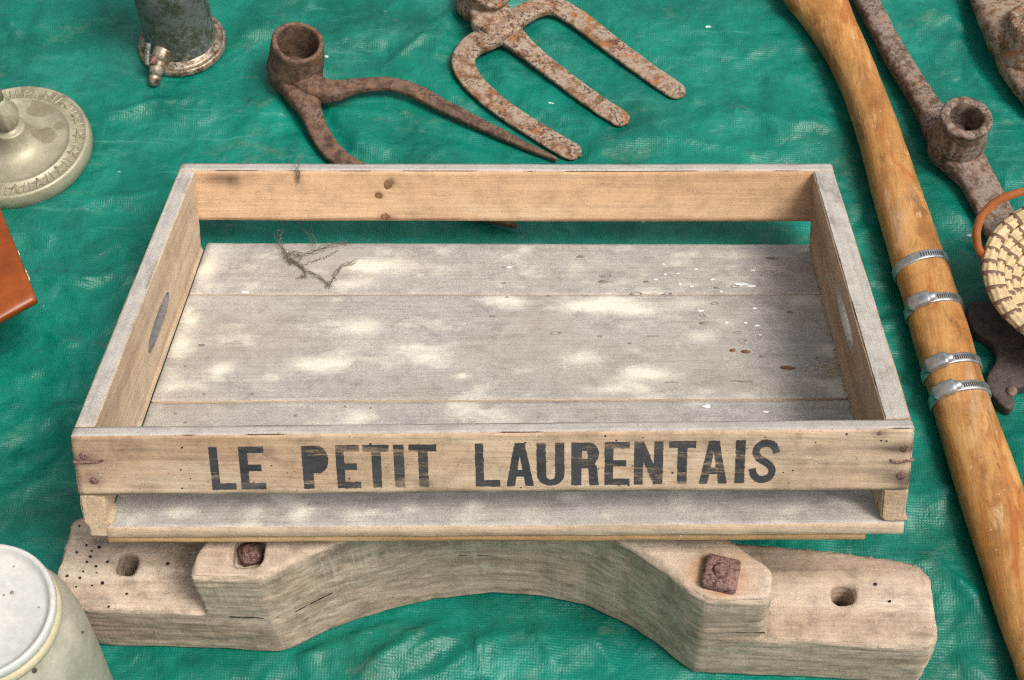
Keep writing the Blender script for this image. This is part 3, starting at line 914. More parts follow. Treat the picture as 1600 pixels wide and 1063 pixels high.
# end panels with a hand slot each, thickness measured at left and right
def end_panel(x0, x1, inner_mat, slot_px, side, seed):
    v, f, s = rough_box((x0, TF - 0.004, FL + 0.0004), (x1, CD - 0.0155, CH), r=0.0014, step=0.0034, grain=1, amp=0.0004, edge=0.0011, seed=seed, wfun=warp, nick=0.0045 if side > 0 else 0.0015)
    o = obj('end_panel', v, f, [inner_mat, 'grey_edge_y'], crate, False, [1 if k == 5 else 0 for k in s])
    xi = x1 if side < 0 else x0
    a, b = (crate_loc(px, py, 0, xi) for px, py in slot_px)
    yc, zc = (a[1] + b[1]) / 2, (a[2] + b[2]) / 2
    L, hh = abs(a[1] - b[1]) / 2, 0.0098
    pts = []
    for k in range(28):
        t = 2 * math.pi * k / 28
        pts.append((yc + math.copysign(abs(math.cos(t)) ** 0.75, math.cos(t)) * L, zc + math.copysign(abs(math.sin(t)) ** 0.9, math.sin(t)) * hh))
    V = [warp((x0 - 0.02, p[0], p[1])) for p in pts] + [warp((x1 + 0.02, p[0], p[1])) for p in pts]
    n = len(pts)
    F = [tuple(range(n)), tuple(range(n, 2 * n))[::-1]] + [(i, n + i, n + (i + 1) % n, (i + 1) % n) for i in range(n)]
    cu = obj('cutter', V, F, 'slot_wood' if side < 0 else 'grey_edge_y', None, False)
    bm = bmesh.new(); bm.from_mesh(cu.data); bmesh.ops.recalc_face_normals(bm, faces=bm.faces); bm.to_mesh(cu.data); bm.free()
    cu.matrix_world = crate.matrix_world
    bpy.context.view_layer.update()
    bake(o, [('BOOLEAN', dict(object=cu, operation='DIFFERENCE', solver='MANIFOLD', material_mode='TRANSFER'))])
    drop(cu)
    # the foot of the panel comes forward under the front board
    xa, xb = (x0, x1 + 0.003) if side < 0 else (x0 + 0.001, x1)
    v2, f2, s2 = rough_box((xa, 0.0012, 0.0004 if side < 0 else FL + 0.0004), (xb, TF + 0.01, CH - HB - 0.0003), r=0.0016, step=0.003, grain=1, amp=0.0009, edge=0.0016, seed=seed + 3, wfun=warp, nick=0.003)
    bm = bmesh.new(); bm.from_mesh(o.data)
    nv = [bm.verts.new(tuple(p)) for p in v2]
    for ff in f2:
        bm.faces.new([nv[i] for i in ff])
    bm.to_mesh(o.data); bm.free()
    o.data.polygons.foreach_set('use_smooth', [False] * len(o.data.polygons))
    return o
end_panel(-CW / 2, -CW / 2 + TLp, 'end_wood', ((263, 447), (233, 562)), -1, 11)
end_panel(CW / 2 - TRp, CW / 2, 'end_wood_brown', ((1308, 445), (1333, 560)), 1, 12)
# front and back boards
v, f, s = rough_box((-CW / 2, 0, CH - HB), (CW / 2, TF - 0.0045, CH), r=0.0013, step=0.0026, grain=0, amp=0.00015, edge=0.0014, seed=21, nick=0.002)
sv = np.array(v)
stain = np.zeros(len(sv))
for (px, py, sx, sy, k) in ((1412, 702, 20, 6, 0.75), (1400, 700, 34, 5, 0.4), (1408, 745, 20, 7, 0.75), (1418, 758, 10, 9, 0.7), (1395, 722, 16, 3, 0.5), (131, 714, 14, 5, 0.55), (147, 752, 11, 5, 0.5), (135, 722, 26, 4, 0.5), (288, 718, 22, 2.5, 0.4), (377, 716, 24, 3, 0.4), (420, 706, 4, 6, 0.5), (222, 762, 14, 5, 0.35), (666, 756, 14, 5, 0.5), (715, 767, 46, 3, 0.5), (480, 690, 14, 4, 0.3), (1375, 677, 7, 5, 0.6), (1100, 690, 60, 4, 0.3), (1020, 765, 60, 3, 0.35), (215, 702, 10, 6, 0.3), (1290, 700, 40, 3, 0.25), (905, 768, 70, 3, 0.35), (1330, 735, 40, 3, 0.22), (170, 775, 40, 4, 0.35)):
    q = crate_loc(px, py, 1, 0)
    stain += k * np.exp(-((sv[:, 0] - q[0]) / (sx * 0.00080)) ** 2 - ((sv[:, 2] - q[2]) / (sy * 0.00085)) ** 2)
front = obj('front_board', [warp(q) for q in v], f, ['front_wood', 'grey_edge'], crate, True, [1 if k == 5 else 0 for k in s], {'stain': np.clip(stain, 0, 0.85)})
v, f, s = rough_box((-CW / 2, CD - TB + 0.001, CH - 0.0531), (CW / 2, CD, CH), r=0.0012, step=0.0036, grain=0, amp=0.0002, edge=0.0018, seed=22, bow=0.0012, nick=0.002)
sv = np.array(v)
stain = np.zeros(len(sv))
for (px, py, sx, sy, k) in ((345, 283, 26, 12, 0.5), (365, 285, 8, 9, 0.6), (355, 278, 60, 5, 0.35), (610, 285, 7, 8, 1.0), (592, 305, 8, 6, 0.6), (603, 340, 12, 6, 0.7), (640, 335, 25, 3, 0.35), (1255, 330, 14, 14, 0.25), (466, 275, 4, 12, 0.5)):
    q = crate_loc(px, py, 1, CD - TB)
    stain += k * np.exp(-((sv[:, 0] - q[0]) / (sx * 0.00056)) ** 2 - ((sv[:, 2] - q[2]) / (sy * 0.00068)) ** 2)
back = obj('back_board', [warp(q) for q in v], f, ['back_wood', 'grey_edge'], crate, True, [1 if k == 5 else 0 for k in s], {'stain': np.clip(stain, 0, 0.9)})

for (px, py, rx, rz_) in ((606, 288, 0.0038, 0.0052), (592, 305, 0.0036, 0.0034), (603, 339, 0.0046, 0.0036)):
    q = crate_loc(px, py, 1, CD - TB + 0.001)
    V, F = [], []
    n = 20
    for (s_, h_) in ((1.0, 0.0001), (0.9, 0.0006), (0.5, 0.0004), (0.0, 0.0002)):
        for i in range(n):
            t = 2 * math.pi * i / n
            rr = s_ * (1 + 0.2 * mnoise.noise(Vector((math.cos(t), math.sin(t), px))))
            V.append(warp((q[0] + rr * rx * math.cos(t), CD - TB + 0.001 - h_, q[2] + rr * rz_ * math.sin(t))))
    F = [(l * n + i, l * n + (i + 1) % n, (l + 1) * n + (i + 1) % n, (l + 1) * n + i) for l in range(3) for i in range(n)]
    obj('knot', V, F, 'knot', back)

# lettering, one painted letter after another
def glyph(ch):
    """outline and holes in a unit box"""
    w = 0.34
    if ch == 'L': return [(0, 0), (1, 0), (1, .15), (w, .15), (w, 1), (0, 1)], []
    if ch == 'E': return [(0, 0), (1, 0), (1, .15), (w, .15), (w, .43), (.86, .43), (.86, .58), (w, .58), (w, .85), (1, .85), (1, 1), (0, 1)], []
    if ch == 'T': return [(.33, 0), (.68, 0), (.68, .84), (1, .84), (1, 1), (0, 1), (0, .84), (.33, .84)], []
    if ch == 'I': return [(0, 0), (1, 0), (1, 1), (0, 1)], []
    if ch == 'N': return [(0, 0), (.31, 0), (.31, .56), (.68, 0), (1, 0), (1, 1), (.69, 1), (.69, .46), (.33, 1), (0, 1)], []
    if ch == 'A': return [(0, 0), (.30, 0), (.36, .22), (.64, .22), (.70, 0), (1, 0), (.68, 1), (.32, 1)], [[(.41, .38), (.59, .38), (.50, .74)]]
    arc_ = lambda cx, cy, rx, ry, a0, a1, n=10: [(cx + rx * math.cos(math.radians(a0 + (a1 - a0) * i / n)), cy + ry * math.sin(math.radians(a0 + (a1 - a0) * i / n))) for i in range(n + 1)]
    if ch == 'P': return [(0, 0), (.40, 0), (.40, .36)] + arc_(.60, .68, .40, .32, -90, 90) + [(0, 1)], []
    if ch == 'R': return [(0, 0), (.36, 0), (.36, .40), (.62, .40), (.66, 0), (1, 0), (.93, .42), (.86, .50)] + arc_(.60, .74, .40, .26, -30, 90) + [(0, 1)], [[(.38, .62), (.58, .62), (.60, .70), (.58, .80), (.38, .80)]]
    if ch == 'U': return [(0, 1)] + [(0, .3)] + arc_(.5, .26, .5, .26, 180, 360) + [(1, 1), (.67, 1), (.67, .26)] + arc_(.5, .24, .16, .10, 0, -180)[1:-1] + [(.33, .26), (.33, 1)], []
    if ch == 'S':
        cl = [(.97, .70), (.90, .83), (.70, .915), (.42, .915), (.20, .82), (.17, .70), (.30, .58), (.55, .49), (.78, .38), (.83, .26), (.74, .14), (.50, .085), (.26, .11), (.10, .22), (.04, .34)]
        c_ = catmull([(x, y, 0) for x, y in cl], 34)
        t = np.gradient(c_, axis=0); lft, rgt = [], []
        for p, d in zip(c_, t):
            d = d * np.array([0.6, 1, 0]); d = d / np.linalg.norm(d)
            nn = np.array([-d[1] / 0.6 * 0.95, d[0], 0]) * 0.085
            lft.append((p[0] + nn[0], p[1] + nn[1])); rgt.append((p[0] - nn[0], p[1] - nn[1]))
        return lft + rgt[::-1], []
text = [('L', 329, 367), ('E', 375, 414), ('P', 473, 514), ('E', 526, 563), ('T', 568, 609), ('I', 616, 632), ('T', 640, 683), ('L', 743, 781), ('A', 791, 834), ('U', 839, 882), ('R', 893, 936), ('E', 945, 984), ('N', 991, 1036), ('T', 1045, 1087), ('A', 1093, 1137), ('I', 1149, 1164), ('S', 1174, 1214)]
def densify(p, step=0.0012):
    out = []
    for i in range(len(p)):
        a, b = np.array(p[i]), np.array(p[(i + 1) % len(p)])
        n = max(1, int(np.linalg.norm(b - a) / step))
        for k in range(n):
            out.append(a + (b - a) * k / n)
    return out
for k, (ch, xa, xb) in enumerate(text):
    ytop = 698 + (687 - 698) * (xa - 330) / 870
    ybot = 765 + (754 - 765) * (xa - 330) / 870
    ym = (ytop + ybot) / 2
    ua, ub = crate_loc(xa, ym, 1, 0)[0], crate_loc(xb, ym, 1, 0)[0]
    vb, vt = crate_loc((xa + xb) / 2, ybot, 1, 0)[2], crate_loc((xa + xb) / 2, ytop, 1, 0)[2]
    outer, holes = glyph(ch)
    loops = []
    for lp in [outer] + holes:
        d = densify([(ua + (ub - ua) * a, vb + (vt - vb) * b) for a, b in lp])
        loops.append([Vector((p[0] + 0.00042 * mnoise.noise(Vector((p[0] * 500, p[1] * 500, k))), p[1] + 0.00042 * mnoise.noise(Vector((p[0] * 500, p[1] * 500, k + 40.5))), 0)) for p in d])
    tri = tessellate_polygon(loops)
    flat = [p for lp in loops for p in lp]
    V = [warp((p.x, -0.00035, p.y)) for p in flat]
    bm = bmesh.new()
    bv = [bm.verts.new(v_) for v_ in V]
    for t in tri:
        try:
            bm.faces.new([bv[i] for i in t])
        except ValueError:
            pass
    bm.faces.ensure_lookup_table()
    bm.normal_update()
    for fc in bm.faces:
        if fc.normal.y > 0: fc.normal_flip()
    me = bpy.data.meshes.new('letter')
    bm.to_mesh(me); bm.free()
    me.materials.append(M['letter_paint'])
    lo_ = bpy.data.objects.new('letter', me)
    col.objects.link(lo_)
    lo_.parent = front
    lo_['label'] = 'black stencilled letter ' + ch

# nails on the front board
def nail_head(px, py, r, sx=1.0):
    q = crate_loc(px, py, 1, 0)
    v, f = lathe([(0, -0.001), (r, -0.0005), (r, 0.0001), (r * 0.7, 0.0005), (0, 0.0005)], 16, amp=0.0005, freq=300, seed=px, ends=False, mat=frame_z(warp((q[0], 0, q[2])), (0, -1, 0.05)))
    return obj('nail', v, f, 'rust_nail', front)
for (px, py, r) in ((131, 712, 0.0034), (147, 751, 0.0034), (1413, 701, 0.0030), (1408, 743, 0.0034), (1375, 677, 0.0018)):
    nail_head(px, py, r)
for pts in (((116, 722), (130, 723), (150, 722), (160, 720)), ((1392, 719), (1402, 722), (1418, 720), (1426, 719))):
    path = []
    for (x, y) in pts:
        q = crate_loc(x, y, 1, 0)
        w_ = warp((q[0], 0.0004, q[2]))
        path.append((*w_, 0.0032, 0.0026))
    obj('bent_nail', *sweep(path, 16, 8, amp=0.0003, freq=200), 'rust_nail', front)
# woodworm holes on the front board, joined: far too small to pick apart
V, F = [], []
for k in range(60):
    x, z = random.uniform(-0.29, 0.29), random.uniform(CH - HB + 0.004, CH - 0.004)
    o_ = len(V); r = random.uniform(0.0003, 0.0009)
    for i in range(7):
        a_ = 2 * math.pi * i / 7
        V.append(warp((x + r * math.cos(a_), -0.00022, z + r * math.sin(a_))))
    F.append(tuple(range(o_, o_ + 7)))
tag(obj('woodworm_holes', V, F, 'hole_dark', front, False), None, kind='stuff')

# droppings and dried spots on the floor
def floor_blobs(name, spots, mat, ring=False):
    V, F = [], []
    for (px, py, r, k) in spots:
        r *= 0.85
        q = crate_loc(px, py, 2, FL)
        o_ = len(V); n = 14
        for lvl, (s_, h_) in enumerate(((1.0, 0.0002), (0.85, 0.0006), (0.0, 0.0007)) if not ring else ((1.0, 0.0002), (0.85, 0.0006), (0.80, 0.0005), (0.74, 0.0002))):
            for i in range(n):
                a_ = 2 * math.pi * i / n
                rr = r * (0.8 if ring else 1) * s_ * (1 + 0.5 * mnoise.noise(Vector((math.cos(a_) * 1.5, math.sin(a_) * 1.5, px * 0.37))) + 0.2 * mnoise.noise(Vector((math.cos(a_) * 5, math.sin(a_) * 5, px))))
                V.append(warp((q[0] + rr * math.cos(a_) * k, q[1] + rr * math.sin(a_), FL + h_)))
        L_ = 3 if not ring else 4
        for lvl in range(L_ - 1):
            for i in range(n):
                j = (i + 1) % n
                F.append((o_ + lvl * n + i, o_ + lvl * n + j, o_ + (lvl + 1) * n + j, o_ + (lvl + 1) * n + i))
    return tag(obj(name, V, F, mat, fb[1]), None, kind='stuff')
white = [(383, 457, 0.0028, 1.7), (459, 397, 0.0018, 1.5), (1157, 444, 0.0035, 1.9), (1174, 447, 0.0027, 1.9), (1113, 437, 0.0018, 1.5), (1081, 448, 0.0017, 1.4), (1127, 456, 0.0016, 1.4), (1063, 444, 0.0013, 1.4), (1087, 421, 0.0016, 1.4), (1177, 423, 0.0020, 1.5), (1037, 413, 0.0012, 1.3), (1025, 437, 0.0015, 1.6), (1179, 482, 0.0018, 1.5), (1183, 509, 0.0022, 1.6), (1095, 486, 0.0020, 1.7), (1165, 505, 0.0016, 1.4), (1188, 524, 0.0012, 1.4), (1060, 428, 0.0011, 1.5), (1105, 635, 0.0026, 1.6), (795, 418, 0.0016, 2.2), (1040, 429, 0.0011, 1.5), (1135, 505, 0.0010, 2), (1197, 644, 0.0016, 2)]
floor_blobs('white_droppings', white, 'white')
rings = [(868, 521, 0.0045, 1.6), (996, 460, 0.0042, 1.8), (1042, 460, 0.0036, 1.8), (1117, 475, 0.0032, 1.7), (1098, 494, 0.0026, 1.6), (1153, 520, 0.0030, 1.6), (1160, 533, 0.0030, 1.8), (948, 432, 0.0036, 2.4), (787, 443, 0.0024, 1.4), (1148, 448, 0.0040, 1.5), (938, 526, 0.0020, 1.5)]
floor_blobs('dried_rings', rings, 'ringstain', True)
dark = [(907, 402, 0.0030, 1.4), (943, 441, 0.0028, 2.2), (790, 418, 0.0012, 4), (1010, 441, 0.0018, 2.0), (1205, 404, 0.0024, 2.5), (1215, 405, 0.0016, 2.0), (1191, 558, 0.0018, 1.6), (985, 537, 0.0014, 1.2), (1235, 488, 0.0020, 1.5), (1100, 506, 0.0022, 2), (1165, 597, 0.0009, 9), (1150, 596, 0.0009, 6), (1050, 598, 0.0008, 8), (275, 647, 0.0016, 1.2), (463, 650, 0.0014, 1.2), (290, 661, 0.0014, 1.2), (540, 636, 0.0012, 1), (770, 495, 0.0016, 2), (316, 540, 0.0022, 1.5), (290, 573, 0.0014, 1.2), (320, 616, 0.0014, 1.3), (395, 616, 0.0012, 1.3), (580, 638, 0.001, 1), (858, 463, 0.0012, 2), (793, 465, 0.001, 1.5), (1020, 526, 0.0009, 7), (1277, 560, 0.0014, 1.3), (1120, 450, 0.002, 1.2)]
floor_blobs('dark_specks', dark, 'ringstain')
# sawdust crumbs near the right end
V, F = [], []
for k in range(170):
    if k < 90:
        px, py = random.gauss(1296, 12), random.gauss(577, 6)
    else:
        t = random.random()
        px, py = 1262 + t * 62 + abs(random.gauss(0, 2)) * -1 , 384 + t * 240
    q = crate_loc(px, py, 2, FL)
    if q[0] > CW / 2 - TRp - 0.0006: continue
    r = random.uniform(0.0004, 0.0016)
    o_ = len(V)
    for d in ((1, 0, 0), (-1, 0, 0), (0, 1, 0), (0, -1, 0), (0, 0, 1), (0, 0, -0.2)):
        V.append(warp((q[0] + d[0] * r * random.uniform(.6, 1.4), q[1] + d[1] * r * random.uniform(.6, 1.4), FL + 0.0002 + d[2] * r)))
    for t in ((0, 2, 4), (2, 1, 4), (1, 3, 4), (3, 0, 4), (2, 0, 5), (1, 2, 5), (3, 1, 5), (0, 3, 5)):
        F.append(tuple(o_ + i for i in t))
tag(obj('sawdust', V, F, 'sawdust', crate, False), None, kind='stuff')

# woodworm dots on the beam as a joined part
V, F = dots('w', worm, 0.0013, None, None)
wo = tag(obj('woodworm_holes', V, F, 'hole_dark', yoke, False), None, kind='stuff')
wo.location = (0, -0.02, 0)

# ------------------------------------------------------------------ things lying in the crate
def to_world(q):
    return CR @ np.array(q) + np.array([0, 0, H0])

def fibres(name, strands, label, cat, fuzz, r0=0.00020):
    parts = []
    for (pts, wgt) in strands:
        w = [to_world(warp(np.array(crate_loc(x, y, *pl)) + np.array(off))) for (x, y, pl, off) in pts]
        base = catmull(w, 26)
        for k in range(wgt):
            o_ = rng.normal(0, fuzz * 1.6, 3)
            path = []
            for i, p in enumerate(base):
                j = np.array([mnoise.noise(Vector((i * 0.55, k * 3.1, c_ * 9.7 + pts[0][0]))) for c_ in range(3)]) * fuzz * 3.4
                j[2] = abs(j[2]) * 0.8
                path.append((*(p + o_ * np.array([1, 1, 0]) + j), r0 * random.uniform(0.9, 2.2), r0 * random.uniform(0.9, 2.2)))
            parts.append(sweep(path, 40, 5, cap=1))
    v, f = merge(parts)
    base = np.mean(np.array(v), axis=0)
    o = obj(name, np.array(v) - base, f, 'webs')
    o.location = base
    return tag(o, label, cat)
F1 = (2, FL + 0.001)
fl_ = lambda *pts: [(x, y, F1, (0, 0, h)) for (x, y, h) in pts]
fibres('root_tangle', [(fl_((437, 372, .006), (445, 395, 0), (462, 412, 0), (480, 425, 0), (505, 438, 0), (514, 450, 0)), 5),
                       (fl_((455, 400, .002), (485, 397, .001), (520, 385, .001), (545, 380, 0)), 5),
                       (fl_((450, 408, .002), (470, 418, .001), (476, 432, 0), (466, 435, 0)), 4),
                       (fl_((512, 447, 0), (525, 430, .001), (535, 418, .002), (557, 409, .001)), 4),
                       (fl_((470, 413, 0), (500, 402, 0), (525, 390, 0)), 2),
                       (fl_((448, 405, .001), (442, 388, .006), (450, 372, .012), (445, 362, .014)), 2),
                       (fl_((492, 390, .001), (487, 376, .006), (476, 371, .010), (484, 362, .014), (492, 372, .008), (497, 388, .002)), 2),
                       (fl_((440, 400, .001), (458, 396, .003), (470, 404, .002), (452, 412, .002), (446, 402, 0)), 4)],
       'small tangle of dry grey root fibres lying on the crate floor by its back edge', 'root fibres', 0.0011)
B1 = (1, CD - TB - 0.001)
fibres('dusty_fibre', [([(463, 285, B1, (0, 0, 0)), (466, 272, B1, (0, 0, 0)), (464, 262, B1, (0, -0.001, 0.001)), (468, 252, B1, (0, 0.006, 0.004))], 4)],
       'short dusty grey fibre hanging over the crate back board', 'fibre', 0.0006)
for (px, py, L_, W_, rz, lab) in ((1145, 549, 0.0050, 0.0032, 0.2, 'tiny round brown wood chip on crate floor, left of the pair'), (1166, 551, 0.0078, 0.0034, -0.15, 'tiny brown wood chip on crate floor, right of the pair'), (1231, 576, 0.0120, 0.0034, -0.1, 'small pointed brown splinter lying on crate floor near the right end')):
    q = crate_loc(px, py, 2, FL)
    V = []
    n = 12
    for (s_, h_) in ((1, 0.0003), (1, 0.0012), (0.6, 0.0018)):
        for i in range(n):
            a_ = 2 * math.pi * i / n
            rr = 1 + 0.35 * mnoise.noise(Vector((math.cos(a_) * 1.6, math.sin(a_) * 1.6, px)))
            V.append((s_ * rr * L_ / 2 * math.cos(a_), s_ * rr * W_ / 2 * math.sin(a_), h_ + 0.0004 * mnoise.noise(Vector((a_, s_, px)))))
    F = [(l * n + i, l * n + (i + 1) % n, (l + 1) * n + (i + 1) % n, (l + 1) * n + i) for l in range(2) for i in range(n)] + [tuple(range(2 * n, 3 * n)), tuple(range(n))[::-1]]
    o = obj('wood_chip', V, F, 'chip_brown', None, False)
    mt = crate_m.copy() @ Matrix.Translation(Vector(warp((q[0], q[1], FL + 0.0002)))) @ Matrix.Rotation(rz, 4, 'Z')
    o.matrix_world = mt
    tag(o, lab, 'wood chip', 'wood chips on the crate floor')

# ------------------------------------------------------------------ rusty tool heads
def pxpath(pts):
    """rows px, py, z, width in photo pixels, thickness in metres"""
    out = []
    for (x, y, z, w, h) in pts:
        p = P(x, y, z)
        out.append((p.x, p.y, p.z, w * mpp(p), h))
    return out

def rel(verts, root):
    l = np.array(root.location)
    return [np.array(v) - l for v in verts]

def add(name, vf, mats, root, **kw):
    return obj(name, rel(vf[0], root), vf[1], mats, root, **kw)

def socket(base, top, r_out, r_in, root, mat, depth=0.8, bulge=1.08, seed=0, squash=1.0, seg=56, name='socket', amp=0.0012):
    ax = Vector(top) - Vector(base)
    h = ax.length
    prof = [(0.0, 0.0), (r_out * 0.8, 0.0), (r_out * 0.98, h * 0.06), (r_out * bulge, h * 0.25), (r_out * (1 + (bulge - 1) * 0.7), h * 0.5), (r_out, h * 0.8), (r_out * 0.985, h * 0.96), (r_out * 0.95, h), ((r_in + r_out) / 2, h * 1.008), (r_in * 1.03, h * 0.995), (r_in, h * 0.97), (r_in * 0.97, h * 0.6), (r_in * 0.9, h * (1 - depth)), (0.0, h * (1 - depth))]
    pr = []
    for (a_, b_) in zip(prof[:-1], prof[1:]):
        k = max(1, int(math.hypot(a_[0] - b_[0], a_[1] - b_[1]) / 0.004))
        pr += [(a_[0] + (b_[0] - a_[0]) * i / k, a_[1] + (b_[1] - a_[1]) * i / k) for i in range(k)]
    pr.append(prof[-1])
    pr = [(max(r, 1e-4), z) for r, z in pr]
    v, f = lathe(pr, seg, mat=frame_z(base, ax), amp=amp, freq=45, seed=seed, ends=True, wob=lambda r, z, a_: r * (1 + (squash - 1) * math.sin(a_) ** 2))
    return add(name, (v, f), mat, root)

# two-pronged hoe
r1 = empty('two_prong_hoe_head', P(470, 150, 0))
tag(r1, 'rusty two-pronged hoe head with an open round socket, lying behind the crate', 'hoe head')
socket(P(459, 126, 0.004), P(466, 65, 0.062), 0.0268, 0.0212, r1, 'rust_brown', seed=2, squash=1.04)
add('prong', sweep(pxpath([(470, 128, 0.020, 44, .030), (492, 140, 0.022, 40, .024), (520, 142, 0.022, 34, .016), (560, 134, 0.016, 25, .009), (610, 132, 0.014, 24, .008), (650, 144, 0.012, 24, .008), (700, 170, 0.009, 23, .0075), (760, 199, 0.007, 19, .007), (820, 228, 0.005, 13, .006), (868, 249, 0.005, 5, .005)]), 110, 18, 4.2, 0.0005, 70, 3), 'rust_brown', r1)
add('prong', sweep(pxpath([(462, 140, 0.016, 44, .028), (478, 160, 0.016, 42, .024), (488, 182, 0.014, 34, .016), (500, 210, 0.011, 32, .011), (520, 238, 0.009, 32, .0105), (552, 262, 0.008, 30, .010), (610, 288, 0.007, 27, .0095), (690, 315, 0.007, 23, .009), (760, 338, 0.007, 17, .008), (804, 353, 0.007, 8, .006)]), 110, 18, 4.2, 0.0005, 70, 6), 'rust_brown', r1)
# three-pronged hoe
r2 = empty('three_prong_hoe_head', P(770, 20, 0))
tag(r2, 'pale rusty hoe head with three flat blunt prongs, behind the crate', 'hoe head')
socket(P(742, 8, 0.006), P(768, -22, 0.050), 0.0240, 0.0185, r2, 'rust_pale', seed=5)
add('prong', sweep(pxpath([(765, 28, 0.022, 66, .020), (776, 45, 0.019, 56, .016), (760, 60, 0.015, 44, .012), (736, 74, 0.012, 38, .010), (724, 98, 0.009, 37, .007), (740, 130, 0.007, 35, .006), (785, 170, 0.0055, 33, .0055), (840, 206, 0.0045, 33, .005), (880, 230, 0.004, 34, .0045), (906, 243, 0.0035, 34, .0035)]), 190, 20, 5.0, 0.00045, 80, 8, tip=True), 'rust_pale', r2)
add('prong', sweep(pxpath([(762, 15, 0.022, 64, .020), (780, 40, 0.019, 58, .016), (800, 58, 0.014, 42, .011), (840, 92, 0.008, 32, .0065), (890, 131, 0.0055, 31, .0055), (940, 167, 0.0045, 32, .005), (962, 181, 0.004, 32, .0045), (979, 193, 0.0035, 32, .0035)]), 190, 20, 5.0, 0.00045, 80, 9, tip=True), 'rust_pale', r2)
add('prong', sweep(pxpath([(768, 22, 0.022, 56, .020), (790, 36, 0.018, 44, .014), (812, 26, 0.014, 36, .011), (835, 14, 0.012, 33, .010), (865, 10, 0.009, 35, .007), (900, 28, 0.007, 34, .006), (950, 66, 0.0055, 33, .0055), (1005, 107, 0.0045, 32, .005), (1045, 135, 0.004, 33, .0045), (1067, 150, 0.0035, 33, .0035)]), 190, 20, 5.0, 0.00045, 80, 10, tip=True), 'rust_pale', r2)

# pick head on the right
r3 = empty('pick_head', P(1495, 280, 0))
tag(r3, 'grey rusty pick head with a ring socket, lying right of the wooden handle', 'pick head')
stp = P(1511, 182, 0.066)
sb = Vector((stp.x - 0.002, stp.y + 0.004, 0.003))
socket(sb, stp, 0.0245, 0.0165, r3, 'rust_grey', seed=11, bulge=1.10, amp=0.0014)
v, f = sweep([(*(Vector(stp) - (Vector(stp) - Vector(sb)).normalized() * 0.003 + Vector(frame_z((0, 0, 0), Vector(stp) - Vector(sb)) @ Vector((0.0222 * math.cos(t), 0.0222 * math.sin(t), 0)))), 0.006, 0.007) for t in [2 * math.pi * k / 40 for k in range(40)]], closed=True, seg=10, amp=0.0006, freq=120)
add('socket_lip', (v, f), 'rust_grey', r3)
add('pick_arm', sweep(pxpath([(1340, -25, 0.014, 34, .018), (1368, 30, 0.014, 36, .019), (1395, 80, 0.014, 37, .020), (1425, 130, 0.015, 37, .021), (1450, 170, 0.017, 40, .023), (1472, 205, 0.020, 56, .028), (1490, 235, 0.022, 66, .034)]), 80, 16, 3.2, 0.0008, 60, 13), 'rust_grey', r3)
add('blade', sweep(pxpath([(1500, 245, 0.016, 70, .030), (1520, 272, 0.013, 58, .022), (1540, 305, 0.011, 56, .016), (1560, 345, 0.009, 60, .013), (1590, 400, 0.008, 66, .012), (1625, 470, 0.007, 72, .010)]), 70, 16, 3.6, 0.0008, 60, 14), 'rust_grey', r3)

# big tool head at the top right corner
r4 = empty('iron_tool_head', P(1600, 80, 0))
tag(r4, 'large rusty iron tool head cut off by the top right corner of the photo', 'tool head')
socket(P(1606, 108, 0.004), P(1634, 34, 0.062), 0.036, 0.0265, r4, 'rust_pale', seed=17, amp=0.0016)
add('blade', sweep(pxpath([(1595, 60, 0.030, 105, .040), (1578, 35, 0.028, 92, .032), (1562, 5, 0.024, 84, .024), (1548, -30, 0.018, 82, .018), (1530, -75, 0.012, 84, .012)]), 60, 18, 3.0, 0.0010, 50, 18), 'rust_pale', r4)
add('arm', sweep(pxpath([(1600, 95, 0.020, 84, .034), (1622, 130, 0.018, 80, .028), (1650, 165, 0.014, 74, .022), (1700, 215, 0.010, 60, .016)]), 50, 18, 3.0, 0.0010, 50, 19), 'rust_pale', r4)

# dark iron piece under the basket
r5_pts = [(1512, 478), (1522, 470), (1535, 473), (1548, 470), (1600, 480), (1660, 500), (1690, 560), (1650, 600), (1610, 604), (1592, 607), (1583, 612), (1580, 618), (1586, 626), (1584, 637), (1575, 640), (1562, 631), (1549, 616), (1542, 600), (1543, 585), (1552, 572), (1557, 558), (1553, 543), (1543, 530), (1528, 522), (1515, 508), (1510, 493)]
iron = P(1580, 560, 0)
poly = [(P(x, y, 0.012) - iron) for x, y in r5_pts]
poly = catmull([(p.x, p.y, 0) for p in poly] + [(poly[0].x, poly[0].y, 0)], 130)[:-1]
v, f = prism(poly_ccw([(p[0], p[1]) for p in poly]), 0.0005, 0.0135)
o5 = obj('iron_plate', v, f, 'rust_dark', None)
bake(o5, [('REMESH', dict(mode='VOXEL', voxel_size=0.0016)), ('SMOOTH', dict(factor=0.7, iterations=8))])
o5.data.materials.clear(); o5.data.materials.append(M['rust_dark'])
o5.data.polygons.foreach_set('use_smooth', [True] * len(o5.data.polygons))
o5.location = iron
tag(o5, 'dark brown curvy iron plate partly hidden under the straw basket', 'iron plate')
q = P(1581, 612, 0.0135) - iron
v, f = lathe([(0.0001, -0.003), (0.0045, -0.002), (0.0048, 0.0015), (0.003, 0.003), (0.0001, 0.0033)], 16, amp=0.0005, freq=200, mat=frame_z(q, (0.1, -0.3, 1)))
rv = obj('rivet', v, f, 'rust_grey', o5)

